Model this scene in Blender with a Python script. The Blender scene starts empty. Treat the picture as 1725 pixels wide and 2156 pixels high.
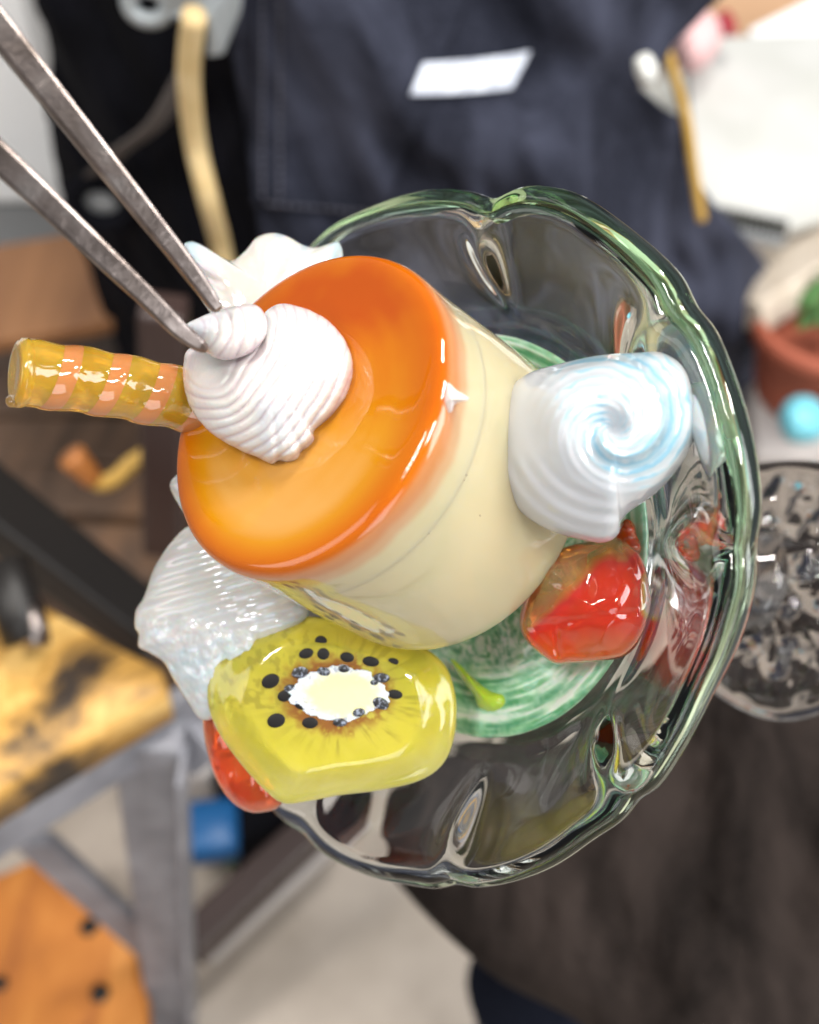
import bpy, bmesh, math, random
import numpy as np
from mathutils import Vector

random.seed(7)
rng = np.random.default_rng(7)
S = bpy.context.scene
COL = S.collection
R = math.radians

# ------------------------------------------------------------------ camera
CAM = np.array([0.0, 0.0, 1.15]); PITCH = R(48)
FWD = np.array([0, math.cos(PITCH), -math.sin(PITCH)])
UP = np.array([0, math.sin(PITCH), math.cos(PITCH)])
RT = np.array([1.0, 0, 0])
CX, CY = 862.5, 1078.0                       # picture centre in study pixels (1725 x 2156)
F = CY / math.tan(R(25))                     # focal length in the same pixels
D0 = 0.30                                    # distance of the dish
U = D0 / F                                   # metres per study pixel at the dish
cd = bpy.data.cameras.new('camera'); cam = bpy.data.objects.new('camera', cd); COL.objects.link(cam)
cam.location = CAM; cam.rotation_euler = (R(90) - PITCH, 0, 0)
cd.sensor_fit = 'VERTICAL'; cd.sensor_height = 24; cd.angle = R(50); cd.sensor_fit = 'VERTICAL'
cd.lens = 12 / math.tan(R(25)); cd.clip_start = 0.01; cd.clip_end = 60
cd.dof.use_dof = True; cd.dof.focus_distance = 0.268; cd.dof.aperture_fstop = 4.8
S.camera = cam
S.render.resolution_x, S.render.resolution_y = 819, 1024

# ------------------------------------------------------------------ light
wd = bpy.data.worlds.new('World'); S.world = wd; wd.use_nodes = True
bg = wd.node_tree.nodes['Background']; bg.inputs[0].default_value = (0.93, 0.96, 1.0, 1); bg.inputs[1].default_value = 0.19

def area(name, loc, look, sx, sy, power, col=(1, 0.97, 0.92)):
    l = bpy.data.lights.new(name, 'AREA'); l.shape = 'RECTANGLE'; l.size = sx; l.size_y = sy; l.energy = power; l.color = col
    o = bpy.data.objects.new(name, l); COL.objects.link(o); o.location = loc
    o.rotation_euler = (Vector(look) - Vector(loc)).to_track_quat('-Z', 'Y').to_euler()
    return o
# fluorescent tubes under the workshop ceiling, in pairs
for k, (tx, ty) in enumerate([(-0.9, -0.4), (0.75, -0.75), (0.3, 0.75), (1.25, 0.15)]):
    for d in (-0.09, 0.09):
        t = area('ceiling_tube_lamp', (tx + d, ty, 2.75), (tx + d, ty, 0), 0.035, 0.55, 12)
        t.rotation_euler = (0, 0, R(-38))
# unseen soft area lamp added for broad light from the right
area('right_fill_lamp', (2.3, -0.6, 2.1), (0, 0.4, 0.8), 1.3, 1.5, 38, (0.95, 0.98, 1.0))
area('left_fill_lamp', (-2.4, -0.35, 1.9), (0, 0.4, 0.8), 1.2, 1.4, 9, (1.0, 0.97, 0.93))  # added lamp out of view, fills the left side
area('rear_fill_lamp', (0.5, -2.5, 1.25), (0, 0.4, 0.9), 1.2, 1.7, 15, (0.97, 0.99, 1.0))  # added low behind the camera for ridge highlights and frontal light

vs = S.view_settings
vs.view_transform = 'Standard'; vs.look = 'None'; vs.gamma = 1; vs.exposure = 0.50; vs.use_curve_mapping = False
cy = S.cycles
cy.use_denoising = True; cy.max_bounces = 14; cy.transmission_bounces = 12; cy.glossy_bounces = 6; cy.diffuse_bounces = 4
cy.transparent_max_bounces = 10; cy.caustics_refractive = True; cy.caustics_reflective = False
cy.sample_clamp_indirect = 5; cy.blur_glossy = 0.4; cy.volume_bounces = 0

# ------------------------------------------------------------------ coordinates
def W(px, py, z):
    """picture point at height z (study pixels, towards the camera, from the dish plane) -> world"""
    px = np.asarray(px, float); py = np.asarray(py, float); z = np.asarray(z, float)
    d = D0 - z * U
    return (CAM + ((px - CX) / F * d)[..., None] * RT + ((CY - py) / F * d)[..., None] * UP + d[..., None] * FWD)
def V(p):
    """dish frame (right, up, towards camera; study pixels) -> world"""
    p = np.asarray(p, float)
    return CAM + p[..., 0:1] * U * RT + p[..., 1:2] * U * UP + (D0 - p[..., 2:3] * U) * FWD
def ray(px, py):
    return FWD + (px - CX) / F * RT + (CY - py) / F * UP
def atY(px, py, Y):
    r = ray(px, py); return CAM + r * (Y / r[1])
def atZ(px, py, Z):
    r = ray(px, py); return CAM + r * ((Z - CAM[2]) / r[2])
def atD(px, py, D):
    return CAM + ray(px, py) * D

# ------------------------------------------------------------------ noise
_T = np.random.default_rng(3).random((64, 64, 64))
def vnoise(p):
    p = np.asarray(p, float); i = np.floor(p).astype(int); f = p - i; f = f * f * (3 - 2 * f); r = 0
    for a in (0, 1):
        for b in (0, 1):
            for c in (0, 1):
                w = (f[..., 0] if a else 1 - f[..., 0]) * (f[..., 1] if b else 1 - f[..., 1]) * (f[..., 2] if c else 1 - f[..., 2])
                r = r + w * _T[(i[..., 0] + a) % 64, (i[..., 1] + b) % 64, (i[..., 2] + c) % 64]
    return r
def fbm(p, o=4):
    p = np.asarray(p, float); s = 0; a = 0.5; t = 0
    for k in range(o):
        s = s + a * vnoise(p * 2 ** k + 17.3 * k); t += a; a *= 0.5
    return s / t
def sstep(a, b, x):
    t = np.clip((x - a) / (b - a), 0, 1); return t * t * (3 - 2 * t)

# ------------------------------------------------------------------ objects
def tag(o, label, cat=None, group=None, kind=None):
    if label: o['label'] = label
    if cat: o['category'] = cat
    if group: o['group'] = group
    if kind: o['kind'] = kind
    return o
def empty(name, loc, label, cat, group=None):
    o = bpy.data.objects.new(name, None); COL.objects.link(o); o.location = loc; o.empty_display_size = 0.01
    return tag(o, label, cat, group)
def world_loc(o):
    l = np.array(o.location)
    while o.parent: o = o.parent; l = l + np.array(o.location)
    return l
def obj(name, v, f, m, parent=None, smooth=True, attrs=None, sharp=None):
    v = np.asarray(v, float)
    org = world_loc(parent) if parent else np.array([v[:, 0].mean(), v[:, 1].mean(), v[:, 2].min()])
    me = bpy.data.meshes.new(name); me.from_pydata((v - org).tolist(), [], [list(map(int, q)) for q in f]); me.update()
    bm = bmesh.new(); bm.from_mesh(me); bmesh.ops.recalc_face_normals(bm, faces=bm.faces); bm.to_mesh(me); bm.free()
    if attrs:
        for k, a in attrs.items():
            at = me.attributes.new(k, 'FLOAT', 'POINT'); at.data.foreach_set('value', np.asarray(a, np.float32).ravel())
    me.polygons.foreach_set('use_smooth', [smooth] * len(me.polygons))
    me.materials.append(m)
    o = bpy.data.objects.new(name, me); COL.objects.link(o)
    if parent: o.parent = parent
    else: o.location = org
    if sharp:
        b = o.modifiers.new('bevel', 'BEVEL'); b.width = sharp; b.segments = 2; b.limit_method = 'ANGLE'
    return o
def grid_faces(nu, nv, wrap_v=True):
    f = []
    for i in range(nu - 1):
        for j in range(nv if wrap_v else nv - 1):
            k = (j + 1) % nv
            f.append((i * nv + j, i * nv + k, (i + 1) * nv + k, (i + 1) * nv + j))
    return f
def spline(pts, n, closed=True):
    """Catmull-Rom through the points, n samples evenly spread along its length"""
    p = np.asarray(pts, float); N = len(p); m = 24; out = []
    for i in range(N if closed else N - 1):
        g = (lambda k: p[k % N]) if closed else (lambda k: p[min(max(k, 0), N - 1)])
        a, b, c, d = g(i - 1), g(i), g(i + 1), g(i + 2)
        t = np.linspace(0, 1, m, endpoint=False)[:, None]
        out.append(0.5 * (2 * b + (c - a) * t + (2 * a - 5 * b + 4 * c - d) * t ** 2 + (3 * b - a - 3 * c + d) * t ** 3))
    out = np.concatenate(out)
    out = np.vstack([out, out[:1] if closed else p[-1:]])
    L = np.r_[0, np.cumsum(np.linalg.norm(np.diff(out, axis=0), axis=1))]
    s = np.linspace(0, L[-1], n, endpoint=not closed)
    return np.stack([np.interp(s, L, out[:, k]) for k in range(p.shape[1])], 1)

class Blob:
    """closed rounded body with a drawn outline, its own tilt, front and back depth"""
    def __init__(s, outline, pivot, z0, slope, H, Hb, ef=2.0, eb=2.0, nt=40, nth=160, ridge=None, front=None, outline_noise=0):
        s.o = spline(outline, nth); s.p = np.array(pivot, float)
        if outline_noise:
            a = np.linspace(0, 2 * math.pi, nth, endpoint=False)
            w = (fbm(np.stack([np.cos(a) * 9, np.sin(a) * 9, a * 0 + 3], 1), 3) - 0.5) * outline_noise
            s.o = s.p + (s.o - s.p) * (1 + w)[:, None]
        s.z0 = z0; s.slope = slope; s.H = H; s.ef = ef
        s.front = front or (lambda t, th: (1 - t ** ef) ** (1 / ef) if ef != 1 else 1 - t)
        tt = np.sin(np.linspace(0, 1, nt) * math.pi / 2)
        th = np.arange(nth) / nth * 2 * math.pi
        T, TH = np.meshgrid(tt[1:], th, indexing='ij')
        P = s.p + (s.o - s.p)[None] * tt[1:, None, None]
        zf = s.plane(P[..., 0], P[..., 1]) + H * s.front(T, TH)
        if ridge is not None: zf = zf + ridge(T, TH, P)
        vf = W(P[..., 0], P[..., 1], zf)
        tb = tt[1:-1][::-1]; Pb = s.p + (s.o - s.p)[None] * tb[:, None, None]
        zb = s.plane(Pb[..., 0], Pb[..., 1]) - Hb * (1 - tb ** eb)[:, None] ** (1 / eb)
        vb = W(Pb[..., 0], Pb[..., 1], zb)
        v = np.concatenate([vf.reshape(-1, 3), vb.reshape(-1, 3)])
        f = grid_faces(len(tt) - 1 + len(tb), nth)
        c0 = W(*s.p, s.plane(*s.p) + H * float(s.front(np.array(0.0), np.array(0.0))) + (ridge(np.zeros(nth), th, np.tile(s.p, (nth, 1))).mean() if ridge is not None else 0))
        c1 = W(*s.p, s.plane(*s.p) - Hb)
        n = len(v); v = np.vstack([v, c0, c1]); last = n - nth
        for j in range(nth):
            k = (j + 1) % nth; f.append((n, j, k)); f.append((n + 1, last + k, last + j))
        s.v, s.f = v, f
        s.P2 = np.vstack([P.reshape(-1, 2), Pb.reshape(-1, 2), s.p, s.p])
        s.T = np.r_[T.ravel(), np.repeat(tb, nth), 0, 0]; s.TH = np.r_[TH.ravel(), np.tile(th, len(tb)), 0, 0]
    def plane(s, x, y): return s.z0 + s.slope[0] * (x - s.p[0]) + s.slope[1] * (y - s.p[1])
    def zf(s, x, y):
        d = np.array([x, y]) - s.p; a = math.atan2(d[1], d[0])
        oa = np.arctan2(*(s.o - s.p).T[::-1]); k = np.argmin(np.abs((oa - a + math.pi) % (2 * math.pi) - math.pi))
        t = min(1, np.linalg.norm(d) / np.linalg.norm(s.o[k] - s.p))
        return float(s.plane(x, y) + s.H * s.front(np.array(t), np.array(k / len(s.o) * 2 * math.pi)))

def frame(n):
    n = np.asarray(n, float); n = n / np.linalg.norm(n)
    a = np.cross([0, 1, 0], n); a /= np.linalg.norm(a); return a, np.cross(n, a), n
def tube(path, rad, ns=24, cap=True, sq=2.0, aspect=1.0, upv=None, twist=0.0):
    p = np.asarray(path, float); n = len(p); rad = np.broadcast_to(np.asarray(rad, float), (n,))
    t = np.gradient(p, axis=0); t /= np.linalg.norm(t, axis=1)[:, None]
    u = np.array(upv if upv is not None else (0.31, 0.2, 0.93), float); v = []
    th = np.linspace(0, 2 * math.pi, ns, endpoint=False)
    c, s_ = np.cos(th), np.sin(th); k = (np.abs(c) ** sq + np.abs(s_) ** sq) ** (-1 / sq)
    for i in range(n):
        u = u - t[i] * (u @ t[i]); u /= np.linalg.norm(u); w = np.cross(t[i], u)
        v.append(p[i] + rad[i] * ((c * k)[:, None] * u + (s_ * k * aspect)[:, None] * w))
    v = np.concatenate(v); f = grid_faces(n, ns)
    if cap:
        f.append(tuple(range(ns))[::-1]); f.append(tuple(range((n - 1) * ns, n * ns)))
    return v, f
def lathe(profile, org, axis, ns=160, mod=None):
    """profile (r, h) turned about an axis of the dish frame"""
    a, b, n = frame(axis); pr = np.asarray(profile, float)
    th = np.linspace(0, 2 * math.pi, ns, endpoint=False)
    Rr, TH = np.meshgrid(pr[:, 0], th, indexing='ij'); Hh = np.repeat(pr[:, 1:2], ns, 1)
    if mod: Rr, Hh = mod(Rr, Hh, TH)
    p = np.asarray(org) + Rr[..., None] * (np.cos(TH)[..., None] * a + np.sin(TH)[..., None] * b) + Hh[..., None] * n
    return V(p.reshape(-1, 3)), grid_faces(len(pr), ns), Rr.ravel(), Hh.ravel(), TH.ravel()
def box(c, ex, ey, ez):
    """solid block: centre and three half-edge vectors"""
    c, ex, ey, ez = map(lambda q: np.asarray(q, float), (c, ex, ey, ez)); v = []
    for i in (-1, 1):
        for j in (-1, 1):
            for k in (-1, 1): v.append(c + i * ex + j * ey + k * ez)
    return np.array(v), [(0, 1, 3, 2), (4, 6, 7, 5), (0, 4, 5, 1), (2, 3, 7, 6), (0, 2, 6, 4), (1, 5, 7, 3)]
def beam(p, q, w, h, upv=(0, 0, 1)):
    p, q = np.asarray(p, float), np.asarray(q, float); d = q - p; t = d / np.linalg.norm(d)
    u = np.asarray(upv, float); u = u - t * (u @ t); u /= np.linalg.norm(u); s_ = np.cross(t, u)
    return box((p + q) / 2, d / 2, s_ * w / 2, u * h / 2)

# ------------------------------------------------------------------ materials
class M:
    def __init__(s, name, base=(0.5, 0.5, 0.5), rough=0.5, **kw):
        m = bpy.data.materials.new(name); m.use_nodes = True; s.m = m; s.t = m.node_tree; s.n = s.t.nodes
        s.b = s.n['Principled BSDF']; s.set('Base Color', (*base, 1)); s.set('Roughness', rough)
        for k, v in kw.items(): s.set(k.replace('_', ' '), v)
    def set(s, k, v): s.b.inputs[k].default_value = v
    def link(s, a, b): s.t.links.new(a, b)
    def node(s, t, **kw):
        n = s.n.new(t)
        for k, v in kw.items(): setattr(n, k, v)
        return n
    def attr(s, name): return s.node('ShaderNodeAttribute', attribute_name=name).outputs['Fac']
    def coords(s, scale=(1, 1, 1), rot=(0, 0, 0)):
        tc = s.node('ShaderNodeTexCoord'); mp = s.node('ShaderNodeMapping')
        mp.inputs['Scale'].default_value = scale; mp.inputs['Rotation'].default_value = rot
        s.link(tc.outputs['Object'], mp.inputs[0]); return mp.outputs[0]
    def noise(s, scale, detail=4, rough=0.55, stretch=(1, 1, 1), rot=(0, 0, 0), dist=0.0):
        n = s.node('ShaderNodeTexNoise'); n.inputs['Scale'].default_value = scale; n.inputs['Detail'].default_value = detail
        n.inputs['Roughness'].default_value = rough; n.inputs['Distortion'].default_value = dist
        s.link(s.coords(stretch, rot), n.inputs['Vector']); return n.outputs['Fac']
    def ramp(s, fac, stops):
        r = s.node('ShaderNodeValToRGB'); e = r.color_ramp.elements
        while len(e) < len(stops): e.new(0.5)
        for k, (p, c) in enumerate(stops): e[k].position = p; e[k].color = (*c, 1)
        s.link(fac, r.inputs[0]); return r.outputs[0]
    def mix(s, fac, a, b):
        n = s.node('ShaderNodeMix', data_type='RGBA')
        for sock, val in ((n.inputs[0], fac), (n.inputs[6], a), (n.inputs[7], b)):
            if isinstance(val, (tuple, list)): sock.default_value = (*val, 1)
            elif isinstance(val, (int, float)): sock.default_value = val
            else: s.link(val, sock)
        return n.outputs[2]
    def color(s, c): s.link(c, s.b.inputs['Base Color']); return s
    def to(s, key, fac, lo, hi, a=0.0, b=1.0):
        r = s.node('ShaderNodeMapRange'); r.inputs[1].default_value = a; r.inputs[2].default_value = b
        r.inputs[3].default_value = lo; r.inputs[4].default_value = hi
        s.link(fac, r.inputs[0]); s.link(r.outputs[0], s.b.inputs[key]); return s
    def bump(s, fac, dist, strength=1.0):
        n = s.node('ShaderNodeBump'); n.inputs['Distance'].default_value = dist; n.inputs['Strength'].default_value = strength
        s.link(fac, n.inputs['Height']); s.link(n.outputs[0], s.b.inputs['Normal'])
        return s
    def absorb(s, col, dens):
        v = s.node('ShaderNodeVolumeAbsorption'); v.inputs[0].default_value = (*col, 1); v.inputs[1].default_value = dens
        s.link(v.outputs[0], s.n['Material Output'].inputs['Volume']); return s

GL = dict(Transmission_Weight=1.0, IOR=1.5)
def glass(name, tint=(1, 1, 1), col=None, dens=0, rough=0.0, wave=0.0004, wscale=45):
    g = M(name, tint, rough, **GL)
    if col: g.absorb(col, dens)
    if wave: g.bump(g.noise(wscale, 2, 0.4), wave)
    return g

m_clear = glass('clear_glass', (0.985, 1, 0.99), (0.70, 0.95, 0.78), 5, wave=0.0002, wscale=24).m
m_green = glass('green_rim_glass', (0.95, 1, 0.95), (0.34, 0.92, 0.14), 60, wave=0.0003, wscale=60).m
m_foot = glass('foot_glass', (0.60, 0.58, 0.57), wave=0).m  # clear glass; grey tint paints in the dark surroundings

g = M('custard_glass', (0.80, 0.66, 0.33), 0.04, Transmission_Weight=0.26, IOR=1.45, Specular_IOR_Level=0.3, Coat_Weight=0.35, Coat_Roughness=0.02, Subsurface_Weight=0.5, Subsurface_Scale=0.012, Subsurface_Radius=(1.0, 0.75, 0.4))
g.color(g.mix(g.ramp(g.noise(26, 4, 0.6, dist=0.8), [(0.3, (0, 0, 0)), (0.75, (1, 1, 1))]), (0.53, 0.485, 0.31), (0.61, 0.50, 0.30))); m_custard = g.m
g = M('caramel_glass', (0.8, 0.25, 0.01), 0.04, Coat_Weight=1.0, Coat_Roughness=0.02, IOR=1.45, Subsurface_Weight=0.15, Subsurface_Scale=0.012, Subsurface_Radius=(1.0, 0.75, 0.4))
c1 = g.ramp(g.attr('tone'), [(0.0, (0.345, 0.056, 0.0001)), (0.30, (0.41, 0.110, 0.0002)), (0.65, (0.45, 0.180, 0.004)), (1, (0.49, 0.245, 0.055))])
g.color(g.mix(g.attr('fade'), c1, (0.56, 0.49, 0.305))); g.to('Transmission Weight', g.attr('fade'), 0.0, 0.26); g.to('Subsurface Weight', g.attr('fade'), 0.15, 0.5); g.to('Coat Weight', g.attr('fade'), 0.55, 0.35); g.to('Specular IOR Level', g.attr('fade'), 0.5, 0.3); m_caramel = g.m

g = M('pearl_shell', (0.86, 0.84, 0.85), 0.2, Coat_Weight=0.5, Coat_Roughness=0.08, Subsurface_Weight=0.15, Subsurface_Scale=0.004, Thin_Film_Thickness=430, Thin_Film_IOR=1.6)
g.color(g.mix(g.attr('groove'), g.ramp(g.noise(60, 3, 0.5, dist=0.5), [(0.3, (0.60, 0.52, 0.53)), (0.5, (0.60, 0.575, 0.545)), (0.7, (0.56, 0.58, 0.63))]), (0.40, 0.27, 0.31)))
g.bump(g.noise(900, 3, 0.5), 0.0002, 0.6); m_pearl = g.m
g = M('milky_glass', (0.85, 0.9, 0.95), 0.06, Coat_Weight=0.6, Coat_Roughness=0.0, Subsurface_Weight=0.5, Subsurface_Scale=0.008, Subsurface_Radius=(0.7, 0.9, 1.0), Transmission_Weight=0.28, IOR=1.5)
g.color(g.ramp(g.attr('stripe'), [(0.0, (0.60, 0.61, 0.65)), (0.4, (0.59, 0.64, 0.68)), (0.7, (0.44, 0.60, 0.69)), (1, (0.29, 0.52, 0.66))])); m_milk = g.m
g = M('opal_glass', (0.88, 0.89, 0.9), 0.07, Coat_Weight=0.7, Coat_Roughness=0.02, Subsurface_Weight=0.35, Subsurface_Scale=0.006, Transmission_Weight=0.42, IOR=1.48, Thin_Film_Thickness=380, Thin_Film_IOR=1.55)
g.color(g.ramp(g.attr('stripe'), [(0.0, (0.78, 0.75, 0.69)), (0.5, (0.77, 0.79, 0.80)), (1, (0.58, 0.72, 0.78))])); m_opal = g.m

g = M('kiwi_glass', (0.8, 0.7, 0.05), 0.05, Coat_Weight=0.7, Coat_Roughness=0.0, Subsurface_Weight=0.55, Subsurface_Scale=0.008, Subsurface_Radius=(1, 0.9, 0.2), Transmission_Weight=0.62, IOR=1.4)
yk = g.ramp(g.attr('rad'), [(0.0, (0.90, 0.82, 0.26)), (0.5, (0.88, 0.78, 0.11)), (0.8, (0.90, 0.80, 0.11)), (1, (0.90, 0.82, 0.24))])
yk = g.mix(g.ramp(g.noise(55, 4, 0.6, dist=0.8), [(0.38, (0.55, 0.55, 0.55)), (0.62, (0, 0, 0))]), yk, (0.74, 0.68, 0.06))
yk = g.mix(g.attr('streak'), yk, (0.36, 0.30, 0.05))
g.color(g.mix(g.attr('halo'), yk, (0.42, 0.13, 0.04))); g.bump(g.noise(70, 3), 0.0005); m_kiwi = g.m
g = M('kiwi_core', (0.85, 0.80, 0.55), 0.5, Coat_Weight=0.0, Subsurface_Weight=0.3, Subsurface_Scale=0.003)
g.color(g.mix(g.attr('edge'), (0.70, 0.64, 0.34), g.mix(g.ramp(g.noise(700, 3, 0.6), [(0.55, (0, 0, 0)), (0.66, (1, 1, 1))]), (0.60, 0.62, 0.65), (0.30, 0.34, 0.42)))); m_core = g.m
m_seed = M('seed_black', (0.006, 0.005, 0.005), 0.5, Specular_IOR_Level=0.25).m
g = M('frosted_seed', (0.01, 0.01, 0.012), 0.4); g.color(g.ramp(g.noise(1100, 3, 0.6), [(0.50, (0.008, 0.008, 0.01)), (0.62, (0.22, 0.25, 0.32))])); m_seedw = g.m

g = M('berry_glass', (0.8, 0.05, 0.01), 0.03, Coat_Weight=0.8, Coat_Roughness=0.0, Transmission_Weight=0.66, IOR=1.45, Subsurface_Weight=0.5, Subsurface_Scale=0.006, Subsurface_Radius=(1, 0.2, 0.1))
g.color(g.ramp(g.attr('tone'), [(0.0, (0.95, 0.17, 0.006)), (0.28, (0.92, 0.040, 0.004)), (0.50, (0.95, 0.06, 0.04)), (0.72, (0.86, 0.40, 0.10)), (0.88, (0.85, 0.58, 0.24)), (1, (0.88, 0.55, 0.52))]))
g.to('Transmission Weight', g.attr('gold'), 0.60, 0.86); g.bump(g.noise(45, 2, 0.4), 0.0005); m_berry = g.m
g = M('red_glass', (0.95, 0.14, 0.02), 0.02, Coat_Weight=0.5, Transmission_Weight=0.72, IOR=1.5, Subsurface_Weight=0.5, Subsurface_Scale=0.008, Subsurface_Radius=(1, 0.3, 0.1))
g.color(g.ramp(g.noise(40, 3, 0.5, dist=0.6), [(0.35, (0.95, 0.07, 0.008)), (0.65, (1.0, 0.26, 0.03))])); g.bump(g.noise(40, 2, 0.4), 0.0004); m_berry2 = g.m
g = M('straw_glass', (0.85, 0.52, 0.06), 0.03, Coat_Weight=0.6, Transmission_Weight=0.62, IOR=1.48, Subsurface_Weight=0.4, Subsurface_Scale=0.006, Subsurface_Radius=(1, 0.6, 0.1))
g.color(g.ramp(g.noise(60, 3), [(0.3, (0.74, 0.42, 0.025)), (0.7, (0.82, 0.55, 0.07))])); g.bump(g.noise(60, 2), 0.0005); m_straw = g.m
m_stripe = M('coral_stripe_glass', (0.66, 0.27, 0.09), 0.05, Coat_Weight=0.6, Subsurface_Weight=0.3, Subsurface_Scale=0.004, Transmission_Weight=0.4).m
g = M('green_swirl_glass', (0.3, 0.5, 0.35), 0.06, Coat_Weight=0.7, Transmission_Weight=0.25, IOR=1.5, Subsurface_Weight=0.3, Subsurface_Scale=0.006)
g.color(g.ramp(g.attr('swirl'), [(0.12, (0.12, 0.40, 0.20)), (0.40, (0.32, 0.62, 0.40)), (0.6, (0.55, 0.80, 0.60)), (0.82, (0.82, 0.92, 0.84))]))
g.bump(g.attr('swirl'), 0.0006, 0.6); m_swirl = g.m
m_lime = M('lime_glass', (0.60, 0.80, 0.06), 0.03, Coat_Weight=0.8, Transmission_Weight=0.45, IOR=1.5, Subsurface_Weight=0.4, Subsurface_Scale=0.005).m

g = M('dull_steel', (0.42, 0.36, 0.33), 0.3, Metallic=1.0)
nz = g.noise(60, 5, 0.6, stretch=(1, 1, 1), dist=0.6)
g.color(g.ramp(nz, [(0.3, (0.10, 0.08, 0.07)), (0.5, (0.24, 0.20, 0.185)), (0.72, (0.42, 0.38, 0.36))])); g.to('Roughness', nz, 0.42, 0.24)
g.bump(g.noise(220, 4, 0.6), 0.0004); m_steel = g.m

def cloth(name, dark, light, scale=9, weave=900, stretch=(1, 1, 1), rot=(0, 0, 0), lo=0.38, hi=0.68):
    g = M(name, dark, 0.9, Specular_IOR_Level=0.08)
    a = g.ramp(g.noise(scale, 6, 0.62, stretch=stretch, rot=rot, dist=0.4), [(lo, dark), (hi, light)])
    g.color(g.mix(g.ramp(g.noise(weave, 2, 0.5), [(0.35, (0, 0, 0)), (0.65, (0.5, 0.5, 0.5))]), a, light))
    g.bump(g.noise(scale * 3, 5, 0.6), 0.004, 0.6); return g.m
m_apron = cloth('navy_denim', (0.0032, 0.0038, 0.007), (0.074, 0.080, 0.118), 8, stretch=(1.0, 1.0, 0.55), rot=(0, 0.75, 0), lo=0.44, hi=0.70)  # denim wear; diagonal pale patches also paint in light on the folds
m_black = cloth('black_cloth', (0.0015, 0.0015, 0.0022), (0.006, 0.006, 0.009), 12)
m_trouser = cloth('navy_trouser', (0.004, 0.005, 0.009), (0.016, 0.018, 0.030), 10)
m_worn = cloth('worn_cloth', (0.0025, 0.0018, 0.0016), (0.027, 0.020, 0.0175), 20, stretch=(1.0, 0.42, 0.5), rot=(0, 0, 0.35), lo=0.36, hi=0.60)
g = M('label_fabric', (0.62, 0.66, 0.75), 0.7); g.color(g.ramp(g.noise(60, 4, 0.7, stretch=(1, 1, 5)), [(0.35, (0.40, 0.43, 0.52)), (0.62, (0.74, 0.78, 0.87))])); m_label = g.m
g = M('apron_thread', (0.10, 0.10, 0.13), 0.8); m_thread = g.m
g = M('cord', (0.62, 0.45, 0.21), 0.6, Subsurface_Weight=0.1, Subsurface_Scale=0.004); g.color(g.ramp(g.noise(40, 3), [(0.3, (0.56, 0.40, 0.18)), (0.7, (0.68, 0.52, 0.28))])); m_cord = g.m
m_cord2 = M('ochre_cord', (0.55, 0.33, 0.07), 0.6).m
m_clip = M('grey_clip', (0.34, 0.37, 0.39), 0.35, Metallic=0.3).m
m_strap = M('strap_webbing', (0.10, 0.085, 0.08), 0.7).m
def wood(name, a, b, c, scale=14, stretch=(1, 0.12, 1), rot=(0, 0, 0), rough=0.5, lo=0.3, hi=0.72):
    g = M(name, b, rough); n = g.noise(scale, 6, 0.65, stretch=stretch, rot=rot, dist=0.8)
    g.color(g.ramp(n, [(lo, a), ((lo + hi) / 2, b), (hi, c)])); g.bump(n, 0.002, 0.5); return g.m
m_burnt = wood('burnt_wood', (0.022, 0.012, 0.006), (0.50, 0.27, 0.06), (0.80, 0.52, 0.18), 13, (0.45, 0.8, 1), (0, 0, 0.55), lo=0.38, hi=0.60)
m_orange = wood('orange_wood', (0.22, 0.055, 0.008), (0.47, 0.16, 0.022), (0.62, 0.27, 0.06), 13, (1.0, 0.25, 1), (0, 0, 0.9))
m_brown = wood('brown_wood', (0.030, 0.019, 0.013), (0.095, 0.055, 0.034), (0.16, 0.085, 0.045), 12, (1, 0.3, 1), (0, 0, 0.3))
m_tanw = wood('light_wood', (0.50, 0.42, 0.33), (0.60, 0.52, 0.43), (0.68, 0.60, 0.50), 10)
m_floorw = wood('floor_wood', (0.20, 0.085, 0.035), (0.33, 0.15, 0.06), (0.42, 0.20, 0.09), 8)
g = M('grey_paint_steel', (0.2, 0.2, 0.23), 0.5); g.color(g.ramp(g.noise(22, 5, 0.6), [(0.3, (0.13, 0.13, 0.15)), (0.5, (0.20, 0.20, 0.225)), (0.72, (0.29, 0.29, 0.32))])); m_grey = g.m
m_dark = M('dark_steel', (0.012, 0.010, 0.009), 0.45, Metallic=0.2).m
m_rail = M('brown_black_steel', (0.035, 0.020, 0.018), 0.4).m
m_pole = M('pale_pole', (0.50, 0.46, 0.44), 0.4).m
g = M('concrete', (0.36, 0.33, 0.30), 0.8); g.color(g.ramp(g.noise(7, 6, 0.6), [(0.3, (0.31, 0.265, 0.22)), (0.5, (0.40, 0.345, 0.295)), (0.7, (0.47, 0.41, 0.35))])); g.bump(g.noise(120, 4), 0.001, 0.5); m_conc = g.m
m_white = M('white_paint', (0.87, 0.88, 0.89), 0.5).m
m_greyp = M('grey_panel', (0.30, 0.31, 0.32), 0.6).m
g = M('paper', (0.80, 0.80, 0.77), 0.7); g.color(g.ramp(g.noise(9, 3), [(0.35, (0.50, 0.50, 0.47)), (0.6, (0.57, 0.57, 0.55))])); m_paper = g.m
m_coil = M('coil_black', (0.05, 0.05, 0.045), 0.4).m
m_terra = M('terracotta', (0.34, 0.085, 0.045), 0.7).m
g = M('leaf', (0.06, 0.16, 0.04), 0.5); m_leaf = g.m
m_cyan = M('cyan_plastic', (0.16, 0.50, 0.60), 0.35).m
m_blue = M('blue_plastic', (0.008, 0.085, 0.24), 0.4).m
m_grn = M('green_plastic', (0.09, 0.26, 0.05), 0.45).m
m_pink = M('pink_cloth', (0.80, 0.50, 0.50), 0.8).m
m_red = M('dark_red', (0.33, 0.02, 0.035), 0.5).m
m_tan = M('tan_board', (0.50, 0.30, 0.17), 0.7).m
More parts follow.
